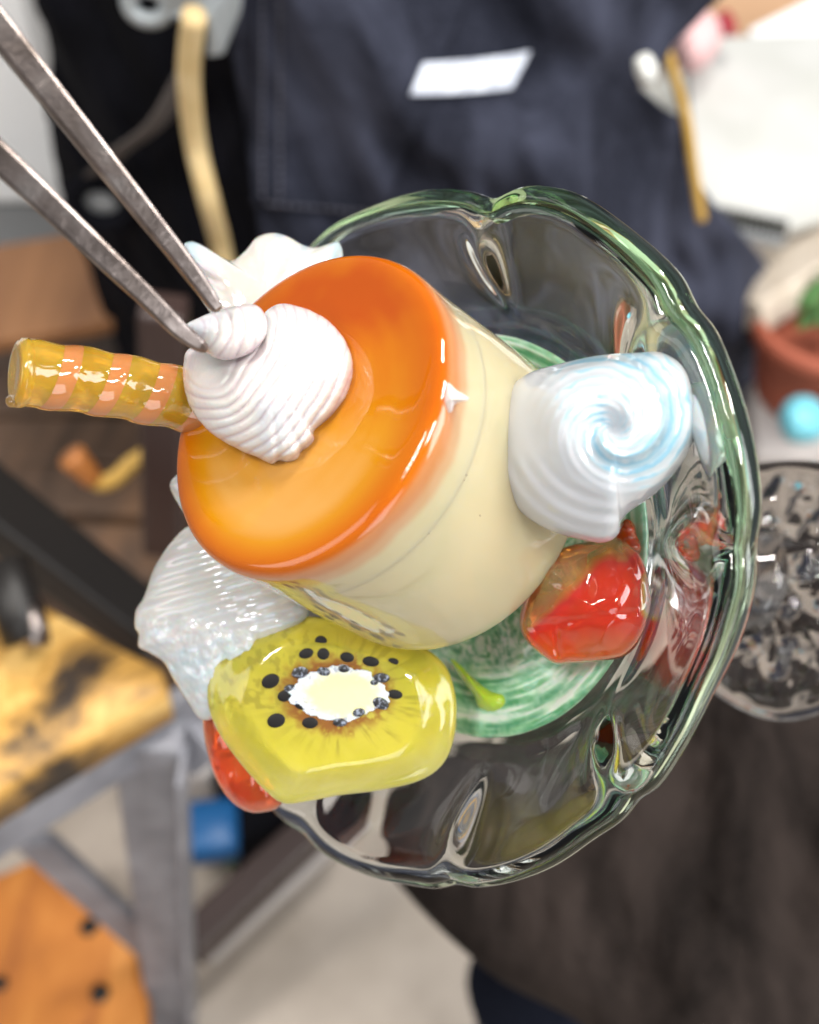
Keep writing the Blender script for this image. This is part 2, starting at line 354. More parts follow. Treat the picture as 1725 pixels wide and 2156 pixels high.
m_orng = M('orange_rubber', (0.42, 0.15, 0.035), 0.5).m

# ================================================================== setting: floor
def struct(o): o['kind'] = 'structure'; return o
n = 40
gx, gy = np.meshgrid(np.linspace(-4, 4, n), np.linspace(-3, 6, n), indexing='ij')
struct(obj('floor', np.stack([gx, gy, gx * 0 + 0], -1).reshape(-1, 3), grid_faces(n, n, False), m_conc))

# ================================================================== the person at the back
AY = 0.70
def apron_y(x, z):
    x = np.asarray(x, float); z = np.asarray(z, float)
    w = 0.30
    b = 0.16 * ((x - 0.0) / w) ** 2 + 0.05 * (0.8 - z)
    f1 = fbm(np.stack([x * 7 + z * 6.5, x * 2.0 - z * 2.2, x * 0 + 2], -1), 3) - 0.5
    f2 = fbm(np.stack([x * 26 + z * 10, z * 5 - x * 4, x * 0 + 8], -1), 3) - 0.5
    f3 = np.sin((x * 0.75 + z * 0.66) * 34 + 5 * f1) * sstep(-0.02, 0.10, x)
    return AY + b - 0.075 * f1 - 0.060 * f2 - 0.014 * f3
def on_apron(px, py, off=0.0):
    r = ray(px, py); Y = AY
    for _ in range(8):
        p = CAM + r * (Y / r[1]); Y = float(apron_y(p[0], p[2])) - off
    return CAM + r * (Y / r[1])
person = empty('person', (0.0, 0.86, 0.0), 'standing person in dark navy denim apron and black clothes, behind the dish', 'person')
# body: one continuous skin-like loft of hips, torso and two legs
bv, bf = [], []
def ell_loft(rows):
    th = np.linspace(0, 2 * math.pi, 28, endpoint=False); o = sum(len(x) for x in bv)
    for (x, y, z, rx, ry) in rows:
        bv.append(np.stack([x + rx * np.cos(th), y + ry * np.sin(th), np.full(28, z)], 1))
    k = len(rows)
    for q in grid_faces(k, 28): bf.append(tuple(a + o for a in q))
    bf.append(tuple(o + a for a in range(28))[::-1]); bf.append(tuple(o + (k - 1) * 28 + a for a in range(28)))
ell_loft([(-0.03, 0.90, 0.60, 0.19, 0.12), (-0.03, 0.90, 0.72, 0.215, 0.135), (-0.03, 0.90, 0.85, 0.22, 0.135), (-0.03, 0.91, 1.0, 0.205, 0.125), (-0.03, 0.91, 1.15, 0.215, 0.13), (-0.03, 0.92, 1.35, 0.22, 0.12)])
for sx in (-1, 1):
    cx = -0.03 + sx * 0.115
    ell_loft([(cx + sx * 0.05, 0.90, 0.0, 0.055, 0.09), (cx + sx * 0.05, 0.90, 0.09, 0.055, 0.06), (cx + sx * 0.05, 0.90, 0.25, 0.065, 0.068), (cx + sx * 0.04, 0.895, 0.42, 0.085, 0.09), (cx + sx * 0.02, 0.89, 0.62, 0.105, 0.115), (cx, 0.90, 0.74, 0.10, 0.11)])
body = obj('body', np.concatenate(bv), bf, m_black, person)
rm = body.modifiers.new('remesh', 'REMESH'); rm.mode = 'VOXEL'; rm.voxel_size = 0.014; rm.use_smooth_shade = True
sm = body.modifiers.new('smooth', 'SMOOTH'); sm.iterations = 6
# left sleeve / dark side cloth hanging beside the apron
def sheet(name, fx, zs, off, m, parent, thick=0.003, nu=90, nv=110):
    vv = []
    for z in np.linspace(zs[0], zs[1], nv):
        xl, xr = fx(z); x = np.linspace(xl, xr, nu)
        vv.append(np.stack([x, apron_y(x, np.full(nu, z)) - off, np.full(nu, z)], 1))
    o = obj(name, np.concatenate(vv), grid_faces(nv, nu, False), m, parent)
    s_ = o.modifiers.new('solid', 'SOLIDIFY'); s_.thickness = thick; s_.offset = 0
    return o
sheet('overshirt', lambda z: (-0.30 + 0.03 * math.sin(z * 9), -0.05), (0.36, 1.12), -0.012, m_black, person)
sheet('apron', lambda z: (-0.115 + 0.02 * (0.8 - z), np.interp(z, [0.185, 0.337, 0.427, 0.577, 0.675, 0.72, 0.74, 0.765, 0.785, 0.81, 0.9], [0.50, 0.445, 0.40, 0.30, 0.225, 0.212, 0.19, 0.163, 0.19, 0.225, 0.28])), (0.16, 1.12), 0.0, m_apron, person)
# skirt of the apron's right side, hanging further back
# pocket: its own patch of denim with a folded hem and stitching
def patch(name, quad, off, m, parent, thick, nu=30, nv=24, curve=0):
    q = np.array(quad, float); vv = []
    for j in np.linspace(0, 1, nv):
        for i in np.linspace(0, 1, nu):
            p = (q[0] * (1 - i) + q[1] * i) * (1 - j) + (q[3] * (1 - i) + q[2] * i) * j
            vv.append(on_apron(p[0], p[1] + curve * 4 * i * (1 - i), off))
    o = obj(name, np.array(vv), grid_faces(nv, nu, False), m, parent)
    s_ = o.modifiers.new('solid', 'SOLIDIFY'); s_.thickness = thick; s_.offset = 0
    return o
pocket = patch('pocket', [(532, -40), (1010, -60), (800, 455), (532, 432)], 0.006, m_apron, person, 0.004)
for (x0, y0, x1, y1) in [(552, -20, 552, 418), (590, -20, 590, 418), (560, 428, 780, 446)]:
    L = math.hypot(x1 - x0, y1 - y0); k = int(L / 17)
    for i in range(k):
        a, b = (i + 0.15) / k, (i + 0.75) / k
        p = on_apron(x0 + (x1 - x0) * a, y0 + (y1 - y0) * a, 0.0095); q = on_apron(x0 + (x1 - x0) * b, y0 + (y1 - y0) * b, 0.0095)
        v, f = tube(np.array([p, (p + q) / 2 - np.array([0, 0.0006, 0]), q]), 0.0011, 6)
        obj('stitch', v, f, m_thread, pocket)
patch('label_patch', [(893, 132), (1117, 108), (1077, 186), (864, 200)], 0.012, m_label, person, 0.002, curve=4)
# strap running down to the left
sp = [on_apron(*q, 0.012) for q in [(395, 150), (330, 260), (250, 320), (190, 380)]]
v, f = tube(spline(sp, 30, False), 0.011, 12, aspect=0.2, upv=(0.6, 0, 0.8)); obj('strap', v, f, m_strap, person)
# cord and clip at the waist (their own things)
cl = empty('clip', on_apron(440, 60, 0.03), 'grey metal clip with a round eye at the apron, top left', 'clip')
pts = [on_apron(*q, 0.03) for q in [(372, -20), (500, -40), (520, 40), (470, 130), (440, 150), (440, 60), (372, 45)]]
c0 = np.array(on_apron(440, 40, 0.03))
def slab(poly, depth, m, name, parent, bev=0.002):
    p = np.array(poly); k = len(p); dn = np.array([0, depth, 0]); v = np.vstack([p, p + dn])
    f = [tuple(range(k)), tuple(range(k, 2 * k))[::-1]] + [(i, (i + 1) % k, k + (i + 1) % k, k + i) for i in range(k)]
    return obj(name, v, f, m, parent, smooth=False, sharp=bev)
slab([on_apron(*q, 0.03) for q in [(345, -60), (520, -60), (505, 30), (470, 118), (436, 122), (436, 48), (345, 40)]], 0.010, m_clip, 'plate', cl)
th = np.linspace(0, 2 * math.pi, 28)
cc = on_apron(313, 8, 0.036)
v, f = tube(np.array([cc + np.array([math.cos(a) * 0.012, 0, math.sin(a) * 0.010]) for a in th]), 0.0055, 10, cap=False); obj('eye', v, f, m_clip, cl)
cp = spline([on_apron(x, y, o) for x, y, o in [(410, 30, 0.030), (398, 160, 0.030), (412, 300, 0.028), (440, 420, 0.026), (466, 520, 0.026), (480, 620, 0.022), (478, 760, 0.015)]], 60, False)
v, f = tube(cp, 0.0078, 14); tag(obj('cord', v, f, m_cord), 'thick beige cord hanging from the grey clip down the apron', 'cord')
# round dark button eyelet left
ey = empty('eyelet', on_apron(205, 430, 0.015), 'dark ring with pale centre on the black cloth at left', 'ring')
cc = on_apron(215, 425, 0.02)
v, f = tube(np.array([cc + np.array([math.cos(a) * 0.023, 0, math.sin(a) * 0.020]) for a in th]), 0.009, 10, cap=False); obj('ring', v, f, m_black, ey)
v, f = tube(np.array([cc, cc + np.array([0, 0.004, 0])]), 0.017, 24); obj('disc', v, f, m_greyp, ey)
# ochre cord and pale toggle on the right
cp = spline([atY(x, y, 0.80) for x, y in [(1385, 60), (1402, 105), (1425, 180), (1447, 260), (1460, 350), (1474, 440), (1478, 462)]], 40, False)
v, f = tube(cp, 0.0042, 12); tag(obj('cord', v, f, m_cord2), 'thin ochre cord hanging beside the white notebook, right', 'cord')
b = Blob([(1335, 125), (1365, 110), (1385, 140), (1378, 175), (1355, 182), (1338, 160)], (1360, 146), -2600, (0, 0), 120, 90, nth=40, nt=10)
tag(obj('toggle', b.v, b.f, m_paper), 'small cream toggle at the apron\'s right side', 'toggle')

# ================================================================== worn cloth over a lap (lower right)
def wr(T, TH, P):
    q = np.stack([P[..., 0] / 120, P[..., 1] / 260, P[..., 0] * 0 + 5], -1)
    return 190 * (fbm(q, 4) - 0.5) * (1 - T ** 4)
b = Blob([(800, 1790), (830, 1850), (920, 1950), (1015, 2035), (1080, 2080), (1200, 2140), (1350, 2230), (1800, 2330), (2150, 2100), (2100, 1400), (1800, 1270), (1420, 1330), (1050, 1480), (850, 1650)], (1400, 1800), -2700, (0, 0.55), 420, 520, ef=2.4, nt=60, nth=220, ridge=wr)
tag(obj('work_cloth', b.v, b.f, m_worn), 'worn brown-grey cloth with dark streaks filling the lower right below the dish', 'cloth')
lp = [atD(1120, 2060, 0.86), atD(1140, 2160, 0.90), atD(1170, 2330, 0.98), atD(1200, 2600, 1.05)]
v, f = tube(spline(lp, 30, False), np.linspace(0.052, 0.045, 30), 24); tag(obj('trouser_leg', v, f, m_trouser), 'dark navy trouser leg peeking out below the worn brown-grey cloth', 'trouser leg')

# ================================================================== bench on the left
bench = empty('bench', atZ(385, 2190, 0.0), 'workshop bench with burnt wooden plank and grey steel frame, left', 'bench')
pA = atY(322, 1550, 0.36); foot = np.array([atZ(362, 2190, 0.0)[0], 0.352, 0.0])
v, f = beam(pA + np.array([0, 0, 0.01]), foot, 0.043, 0.030, (0, -1, 0)); obj('leg', v, f, m_grey, bench, False, sharp=0.003)
v, f = beam(pA + np.array([0.021, -0.02, 0]), foot + np.array([0.021, -0.02, 0]), 0.004, 0.03, (0, -1, 0)); obj('leg_flange', v, f, m_grey, bench, False, sharp=0.001)
zt = pA[2]
q0 = atZ(420, 1478, zt + 0.005); q1 = atZ(-260, 1905, zt + 0.005)
v, f = beam(q0, q1, 0.012, 0.046, (0, 0, 1)); obj('rail', v, f, m_grey, bench, False, sharp=0.003)
q0 = atY(70, 1765, 0.365); q1 = atY(330, 2005, 0.365)
v, f = beam(q0, q1, 0.03, 0.012, (0, -1, 0)); obj('brace', v, f, m_grey, bench, False, sharp=0.002)
q0 = atZ(340, 1470, zt + 0.0); q1 = atZ(450, 1600, zt - 0.03)
v, f = beam(q0, q1, 0.03, 0.02, (0, -1, 0)); obj('gusset', v, f, m_grey, bench, False, sharp=0.002)
q0 = atY(400, 2030, 0.42); q1 = atY(560, 2260, 0.42)
v, f = beam(q0, q1, 0.025, 0.012, (0, -1, 0)); obj('back_brace', v, f, m_dark, bench, False, sharp=0.002)
def straight(p, n):
    p = np.array(p + p[:1], float); L = np.r_[0, np.cumsum(np.linalg.norm(np.diff(p, axis=0), axis=1))]; t = np.linspace(0, L[-1], n, endpoint=False)
    return np.stack([np.interp(t, L, p[:, 0]), np.interp(t, L, p[:, 1])], 1)
# burnt plank: top slab with a worn edge
poly = [(-300, 1150), (40, 1245), (345, 1408), (348, 1455), (160, 1565), (-20, 1672), (-300, 1850)]
pz = zt + 0.055
top = np.array([atZ(x, y, pz) for x, y in straight(poly, 80)]); low = top - np.array([0, 0, 0.032]); cen = top.mean(0)
rows = [cen + (top - cen) * 0.5, cen + (top - cen) * 0.96, cen + (top - cen) + np.array([0, 0, -0.004]), cen + (low - cen) * np.array([1, 1, 1]), np.tile(cen - np.array([0, 0, 0.03]), (80, 1)) + (low - cen) * np.array([0.5, 0.5, 0])]
vv = np.concatenate(rows); ff = grid_faces(5, 80) + [tuple(range(80))[::-1]] + [tuple(range(320, 400))]
obj('plank', vv, ff, m_burnt, bench)
for (x, y, r_) in [(335, 1372, 20), ]:
    pass
kn = atZ(322, 1365, pz + 0.001); a = np.linspace(0, 2 * math.pi, 16, endpoint=False)
v, f = tube(np.array([kn, kn + np.array([0, 0, 0.003])]), 0.0075, 14); obj('bolt', v, f, m_dark, bench)
# dark rail across and black bar behind
v, f = beam(atY(-150, 960, 0.52), atY(330, 1335, 0.50), 0.028, 0.05, (0, -1, 0)); obj('arm_rail', v, f, m_dark, bench, False, sharp=0.004)
# tools lying on the plank: pale cylinder + dark handle
tl = empty('tool', atZ(90, 1330, pz), 'dark tool with shiny steel collar lying on the burnt plank', 'tool')
v, f = tube(np.array([atZ(10, 1180, pz + 0.05), atZ(40, 1290, pz + 0.03), atZ(58, 1350, pz + 0.02)]), 0.014, 16); obj('handle', v, f, m_dark, tl)
v, f = tube(np.array([atZ(62, 1270, pz + 0.035), atZ(80, 1360, pz + 0.022)]), 0.008, 16); obj('collar', v, f, m_steel, tl)
# orange plank shelf at the bottom left
shf = empty('shelf', atZ(100, 2000, 0.1), 'orange-brown wooden board with dark knots near the floor, bottom left', 'board')
poly = [atZ(x, y, 0.13) for x, y in [(-300, 1900), (0, 1840), (100, 1795), (190, 1860), (280, 1985), (310, 2100), (320, 2300), (-300, 2400)]]
p = np.array(poly); k = len(p); v = np.vstack([p, p - np.array([0, 0, 0.025])])
f = [tuple(range(k)), tuple(range(k, 2 * k))[::-1]] + [(i, (i + 1) % k, k + (i + 1) % k, k + i) for i in range(k)]
obj('plank', v, f, m_orange, shf, False, sharp=0.004)
for (x, y, r_) in [(188, 1952, 0.0085), (211, 2092, 0.0085), (0, 2072, 0.007)]:
    c = atZ(x, y, 0.1305); v, f = tube(np.array([c, c + np.array([0, 0, 0.002])]), r_, 14); obj('knot', v, f, m_dark, shf)
# crossing rail and pale pole lying on the floor behind the bench
v, f = beam(atZ(395, 1995, 0.10), atZ(690, 1720, 0.10), 0.035, 0.035); tag(obj('steel_bar', v, f, m_rail, None, False, sharp=0.003), 'dark brown steel bar slanting up to the dish, near the floor', 'bar')
v, f = tube(np.array([atZ(430, 2010, 0.03), atZ(720, 1745, 0.03)]), 0.014, 16); tag(obj('pole', v, f, m_pole), 'pale round pole beside the dark slanting bar on the floor', 'pole')
c = atZ(434, 1752, 0.09)
v, f = box(c, (0.034, 0.004, 0), (-0.004, 0.03, 0), (0, 0, 0.022)); tag(obj('blue_box', v, f, m_blue, None, True, sharp=0.012), 'small bright blue box on the floor behind the bench leg', 'box')
gpts = spline([atZ(x, y, 0.015) for x, y in [(470, 1800), (540, 1770), (600, 1720), (660, 1660)]], 20, False)
v, f = tube(gpts, 0.014, 12); tag(obj('green_hose', v, f, m_grn), 'green hose on the floor beside the blue box', 'hose')
c = atZ(575, 1680, 0.05); v, f = box(c, (0.05, 0.03, 0), (-0.02, 0.05, 0), (0, 0, 0.05)); tag(obj('dark_crate', v, f, m_black, None, True, sharp=0.008), 'black crate on the floor right of the blue box', 'crate')
c = atZ(430, 1625, 0.05); v, f = box(c, (0.06, 0.0, 0), (0, 0.03, 0), (0, 0, 0.05)); tag(obj('pale_block', v, f, m_pole, None, True, sharp=0.01), 'pale pinkish block on the floor behind the blue box', 'block')

# ================================================================== left background
cab = empty('cabinet', atY(30, 300, 1.15), 'white cabinet with grey foot at the left edge, behind the tweezers', 'cabinet')
p0 = atY(45, -60, 1.2); p1 = atY(160, 430, 1.2); p2 = atY(160, 505, 1.2)
def front_box(x0, x1, z0, z1, y, d): return box(((x0 + x1) / 2, y + d / 2, (z0 + z1) / 2), ((x1 - x0) / 2, 0, 0), (0, d / 2, 0), (0, 0, (z1 - z0) / 2))
v, f = front_box(p1[0] - 0.8, p1[0], p1[2], p0[2] + 0.4, 1.2, 0.4); obj('panel', v, f, m_white, cab, False, sharp=0.006)
v, f = front_box(p1[0] - 0.8, p1[0] - 0.02, 0.16, p1[2] - 0.004, 1.21, 0.38); obj('foot', v, f, m_greyp, cab, False, sharp=0.006)
# brown timber boards standing and lying left
wb = empty('timber_stack', atZ(80, 900, 0.3), 'stack of brown wooden boards at the left, behind the straw', 'timber')
bx0 = atZ(-300, 700, 0.30); bx1 = atZ(330, 1200, 0.30)
nb = 5
for i in range(nb):
    ya = bx1[1] + (bx0[1] - bx1[1]) * i / nb + 0.003; yb = bx1[1] + (bx0[1] - bx1[1]) * (i + 1) / nb - 0.003
    v, f = box((-0.42, (ya + yb) / 2, 0.285 + 0.004 * (i % 2)), (0.235, 0.01 * (i - 2), 0), (-0.0, (yb - ya) / 2, 0), (0, 0, 0.015)); obj('board', v, f, m_brown, wb, False, sharp=0.003)
v, f = box((-0.42, (bx0[1] + bx1[1]) / 2, 0.135), (0.21, 0, 0), (0, (bx0[1] - bx1[1]) / 2 - 0.03, 0), (0, 0, 0.133)); obj('crate', v, f, m_brown, wb, False, sharp=0.004)
v, f = beam(atY(60, 520, 1.05), atY(60, 720, 0.9), 0.2, 0.02, (0, -0.3, 1)); tag(obj('floor_board', v, f, m_floorw, None, False, sharp=0.004), 'warm brown board at the left edge below the white cabinet', 'board')
pp = [atY(150, 960, 0.62), atY(175, 985, 0.62), atY(205, 1015, 0.62), atY(240, 1010, 0.62), atY(280, 975, 0.63), atY(320, 950, 0.64)]
hs = empty('hook', pp[0], 'small curved hook with orange end, below the striped straw', 'hook')
pth = spline(pp, 40, False)
v, f = tube(pth[:14], np.linspace(0.012, 0.009, 14), 12); obj('tip', v, f, m_orng, hs)
v, f = tube(pth[13:], 0.007, 12); obj('rod', v, f, m_cord2, hs)
v, f = beam(atY(345, 640, 0.60), atY(345, 1150, 0.60), 0.032, 0.03, (0, -1, 0)); tag(obj('dark_post', v, f, m_rail, None, False, sharp=0.004), 'dark upright post behind the pudding, beside the straw', 'post')

# ================================================================== right background
tb = empty('table', atZ(1700, 560, 0.62), 'light wooden table edge at the right, under the notebook', 'table')
v, f = beam(atD(1540, 660, 1.15), atD(1900, 430, 1.22), 0.09, 0.035, (0, 0.5, 0.86)); obj('edge_board', v, f, m_tanw, tb, False, sharp=0.004)
nbk = empty('notebook', atD(1600, 300, 1.2), 'large white notebook with dark coil edge, upper right', 'notebook')
qa = [atD(1440, 80, 1.36), atD(1900, 60, 1.42), atD(1880, 420, 1.22), atD(1660, 480, 1.17), atD(1475, 445, 1.17)]
p = np.array(qa); k = len(p); nrm = np.cross(p[1] - p[0], p[3] - p[0]); nrm /= np.linalg.norm(nrm)
v = np.vstack([p, p + nrm * 0.012]); f = [tuple(range(k)), tuple(range(k, 2 * k))[::-1]] + [(i, (i + 1) % k, k + (i + 1) % k, k + i) for i in range(k)]
obj('pages', v, f, m_paper, nbk, False, sharp=0.002)
e0, e1 = atD(1500, 452, 1.155), atD(1650, 484, 1.155)
for i in range(13):
    c = e0 + (e1 - e0) * i / 12; rr = 0.009
    dv = np.cross(e1 - e0, FWD); dv /= np.linalg.norm(dv)
    v, f = tube(np.array([c + dv * rr * math.cos(a) + FWD * rr * math.sin(a) for a in np.linspace(0, 2 * math.pi, 13)]), 0.0022, 6, cap=False); obj('coil', v, f, m_coil, nbk)
v, f = beam(e0 - UP * 0.012, e1 - UP * 0.012, 0.012, 0.008); obj('binding', v, f, m_greyp, nbk, False)
b = Blob([(1415, 95), (1425, 40), (1470, 18), (1512, 40), (1515, 95), (1480, 145), (1435, 150)], (1465, 85), -7500, (0, 0), 420, 300, nth=48, nt=14)
tag(obj('pink_bag', b.v, b.f, m_pink), 'soft pink rounded bag at the top right', 'bag')
b = Blob([(1510, 30), (1530, 20), (1550, 45), (1548, 72), (1525, 78), (1512, 60)], (1530, 50), -7700, (0, 0), 160, 120, nth=40, nt=12)
tag(obj('red_cap', b.v, b.f, m_red), 'small dark red knob beside the pink bag', 'knob')
v, f = box(atD(1650, 10, 1.62), RT * 0.12, UP * 0.055, FWD * 0.015); tag(obj('tan_board', v, f, m_tan, None, False, sharp=0.004), 'tan brown board at the top right corner', 'board')
v, f = beam(atD(1600, 118, 1.5), atD(1800, 20, 1.5), 0.012, 0.075, UP); tag(obj('white_sheet', v, f, m_white, None, False, sharp=0.002), 'bright white folded sheet in the upper right corner', 'sheet')
v, f = beam(atD(1330, 200, 1.5), atD(1470, 480, 1.5), 0.25, 0.01, -FWD); tag(obj('paper_stand', v, f, m_paper, None, False, sharp=0.003), 'white sheet of card standing behind the ochre cord', 'card')
pot = empty('flower_pot', atD(1690, 810, 1.15), 'terracotta flower pot with a green plant at the right edge', 'flower pot')
pc = atD(1700, 800, 1.18)
rows = [(0.0, 0), (0.05, 0), (0.056, 0.02), (0.066, 0.075), (0.074, 0.078), (0.075, 0.10), (0.067, 0.102), (0.064, 0.085), (0.0, 0.083)]
th = np.linspace(0, 2 * math.pi, 48, endpoint=False)
vv = np.concatenate([np.stack([pc[0] + r_ * np.cos(th), pc[1] + r_ * np.sin(th), np.full(48, pc[2] - 0.02 + h)], 1) for r_, h in rows])
obj('pot', vv, grid_faces(len(rows), 48), m_terra, pot)
for i in range(16):
    a = random.uniform(0, 6.28); r_ = random.uniform(0.02, 0.07); h = random.uniform(0.11, 0.16)
    c = np.array([pc[0] + 0.01 + r_ * math.cos(a), pc[1] + r_ * math.sin(a), pc[2] - 0.02 + h])
    lf = spline([c + np.array([math.cos(a) * s_ * 0.02, math.sin(a) * s_ * 0.02, -0.012 * s_ * s_]) for s_ in (-1, 0, 1)], 7, False)
    v, f = tube(lf, np.array([0.001, 0.007, 0.010, 0.011, 0.009, 0.006, 0.001]), 10, aspect=0.18, upv=(-math.sin(a), math.cos(a), 0)); obj('leaf', v, f, m_leaf, pot)
v, f = box(atD(1700, 890, 1.28), RT * 0.07, UP * 0.05, FWD * 0.02); tag(obj('pale_tray', v, f, m_pole, None, True, sharp=0.01), 'pale grey tray under the flower pot at the right edge', 'tray')
b = Blob([(1640, 875), (1665, 838), (1710, 835), (1745, 870), (1740, 915), (1700, 935), (1655, 925)], (1692, 885), -5900, (0, 0), 230, 170, nth=48, nt=14)
tag(obj('cyan_ball', b.v, b.f, m_cyan), 'light blue round plastic thing at the right edge below the pot', 'plastic ball')

# ================================================================== the glass dish
TB = R(42); NB = np.array([-math.sin(TB), 0, math.cos(TB)]); CB = np.array([29.0, -52.0, 0.0])
eu, ev = np.array([math.cos(TB), 0, math.sin(TB)]), np.array([0, 1.0, 0])
rim_px = [(700, 500), (800, 447), (900, 423), (1000, 430), (1045, 441), (1110, 418), (1200, 432), (1300, 500), (1390, 585), (1460, 680), (1500, 770), (1540, 900), (1570, 1080), (1565, 1200), (1530, 1340), (1480, 1450), (1410, 1590), (1340, 1690), (1240, 1760), (1120, 1830), (1000, 1857), (880, 1850), (760, 1825), (680, 1780), (590, 1715), (520, 1630), (470, 1500), (440, 1330), (445, 1100), (480, 900), (545, 700), (620, 580)]
pol = []
for x, y in rim_px:       # meet the rim's plane
    d = np.array([(x - CX) / F, (CY - y) / F, -1.0]); o = np.array([0, 0, F])
    t = ((CB - o) @ NB) / (d @ NB); p = o + d * t - CB
    pol.append((math.atan2(p @ ev, p @ eu), math.hypot(p @ ev, p @ eu)))
pol = np.array(sorted(pol)); NSB = 384
phi = np.linspace(-math.pi, math.pi, NSB, endpoint=False)
pw = np.vstack([pol[-4:] - [2 * math.pi, 0], pol, pol[:4] + [2 * math.pi, 0]])
Rphi = np.interp(phi, pw[:, 0], pw[:, 1]); ker = np.hanning(13); ker /= ker.sum()
Rphi = np.convolve(np.r_[Rphi[-6:], Rphi, Rphi[:6]], ker, 'valid')
def ang(x, y):
    d = np.array([(x - CX) / F, (CY - y) / F, -1.0]); o = np.array([0, 0, F]); t = ((CB - o) @ NB) / (d @ NB); p = o + d * t - CB
    return math.atan2(p @ ev, p @ eu)
crimps = [(ang(1035, 450), 42, 0.055), (ang(1395, 690), 62, 0.06), (ang(1530, 1150), 48, 0.055), (ang(1300, 1640), 60, 0.055), (ang(960, 1840), 42, 0.05), (ang(640, 1740), 30, 0.06), (ang(450, 1300), 40, 0.06), (ang(560, 720), 35, 0.06)]
prof = [(0, -190), (200, -190), (350, -188), (430, -172), (490, -134), (545, -94), (600, -54), (650, -17), (686, 12), (706, 26), (724, 25), (734, 10), (729, -8), (702, -30), (648, -68), (590, -110), (532, -154), (480, -197), (430, -226), (300, -240), (120, -246), (0, -246)]
prof = spline(prof, 110, False); prof[0, 0] = prof[-1, 0] = 0.01
def bowl_pts(pr, rimscale=1.0, dh=0.0):
    r0 = np.repeat(pr[:, :1], NSB, 1); h = np.repeat(pr[:, 1:2], NSB, 1) + dh
    k = sstep(430, 720, r0); rr = r0 * (1 + k * (Rphi[None] / 733 - 1)) * rimscale
    ph = np.repeat(phi[None], len(pr), 0)
    ii = np.arange(len(pr)) / max(1, len(pr) - 1); inside = (sstep(0.50, 0.42, ii)[:, None] if len(pr) > 1 else 0.0)
    for a, dep, wd_ in crimps:
        dd = (ph - a + math.pi) % (2 * math.pi) - math.pi
        gss = np.exp(-(dd / wd_) ** 2); g2 = np.exp(-(dd / (wd_ * 2.6)) ** 2)
        inn = inside; rr = rr - dep * gss * (0.25 + 0.75 * inn) * 0.80 * sstep(470, 690, r0) - 0.30 * dep * g2 * inn * sstep(450, 640, r0)
        h = h + 12 * g2 * sstep(480, 700, r0) * inside - 6 * gss * sstep(640, 720, r0)
    q = np.stack([np.cos(ph) * 3, np.sin(ph) * 3, r0 / 160], -1)
    wv = fbm(q * 1.1, 2) - 0.5
    h = h + wv * 22 * sstep(300, 600, r0); rr = rr + wv * 10 * sstep(400, 700, r0)
    return CB + rr[..., None] * (np.cos(ph)[..., None] * eu + np.sin(ph)[..., None] * ev) + h[..., None] * NB, r0, ph
P, _, _ = bowl_pts(prof)
dish = empty('glass_dish', V(CB - 246 * NB)[0] if False else V((CB - 246 * NB)[None])[0], 'clear glass footed dish with crimped green-edged rim holding the dessert', 'dish')
obj('bowl', V(P.reshape(-1, 3)), grid_faces(len(prof), NSB), m_clear, dish)
# green thread of glass laid round the outside of the lip
lip = []
for a in np.linspace(0, 2 * math.pi, 15)[:-1]:
    lip.append((722 + 17 * math.cos(a), -2 + 21 * math.sin(a)))
Pl, _, _ = bowl_pts(np.array([(731, -6)]))
path = Pl[0] + 0
cent = path.mean(0); out = path - cent; out /= np.linalg.norm(out, axis=1)[:, None]
th = np.linspace(0, 2 * math.pi, 13)[:-1]
rw = 9 + 22 * np.clip(np.cos(phi - R(48)), 0, 1) ** 1.2 + 3 * np.sin(phi * 7) ** 2
ring = []
for j in range(NSB):
    ring.append(path[j] + out[j] * 5 + rw[j] * (np.cos(th)[:, None] * out[j] * 0.8 + np.sin(th)[:, None] * NB * 1.25))
rv = np.concatenate(ring); ff = []
for j in range(NSB):
    k = (j + 1) % NSB
    for i in range(12): ff.append((j * 12 + i, j * 12 + (i + 1) % 12, k * 12 + (i + 1) % 12, k * 12 + i))
obj('lip_thread', V(rv), ff, m_green, dish)
# green swirled pad in the well
pr = spline([(0.01, -176), (120, -176), (250, -174), (350, -166), (412, -148), (438, -144), (440, -158), (400, -182), (200, -186), (0.01, -186)], 70, False)
def padmod(Rr, H, T):
    return Rr, H + 5 * (np.sin(T * 3 + Rr / 26) * sstep(60, 200, Rr)) + 10 * (fbm(np.stack([Rr * np.cos(T) / 60, Rr * np.sin(T) / 60, Rr * 0 + 4], -1), 3) - 0.5)
v, f, r_, h_, t_ = lathe(spline(pr, 150, False), CB, NB, 300, padmod)
tw_ = t_ + r_ / 150
arm = fbm(np.stack([r_ / 7.5 + 1.5 * np.cos(tw_), np.cos(tw_) * 3.2, np.sin(tw_) * 3.2], -1), 4)
spk = fbm(np.stack([r_ * np.cos(t_) / 9, r_ * np.sin(t_) / 9, h_ / 9], -1), 3)
mixr = sstep(230, 330, r_)
sw = np.clip(0.5 + 1.9 * (arm - 0.5) * (0.25 + 0.75 * mixr) + 1.7 * (spk - 0.5) * (1 - 0.75 * mixr), 0, 1)
obj('swirl_pad', v, f, m_swirl, dish, attrs={'swirl': sw})
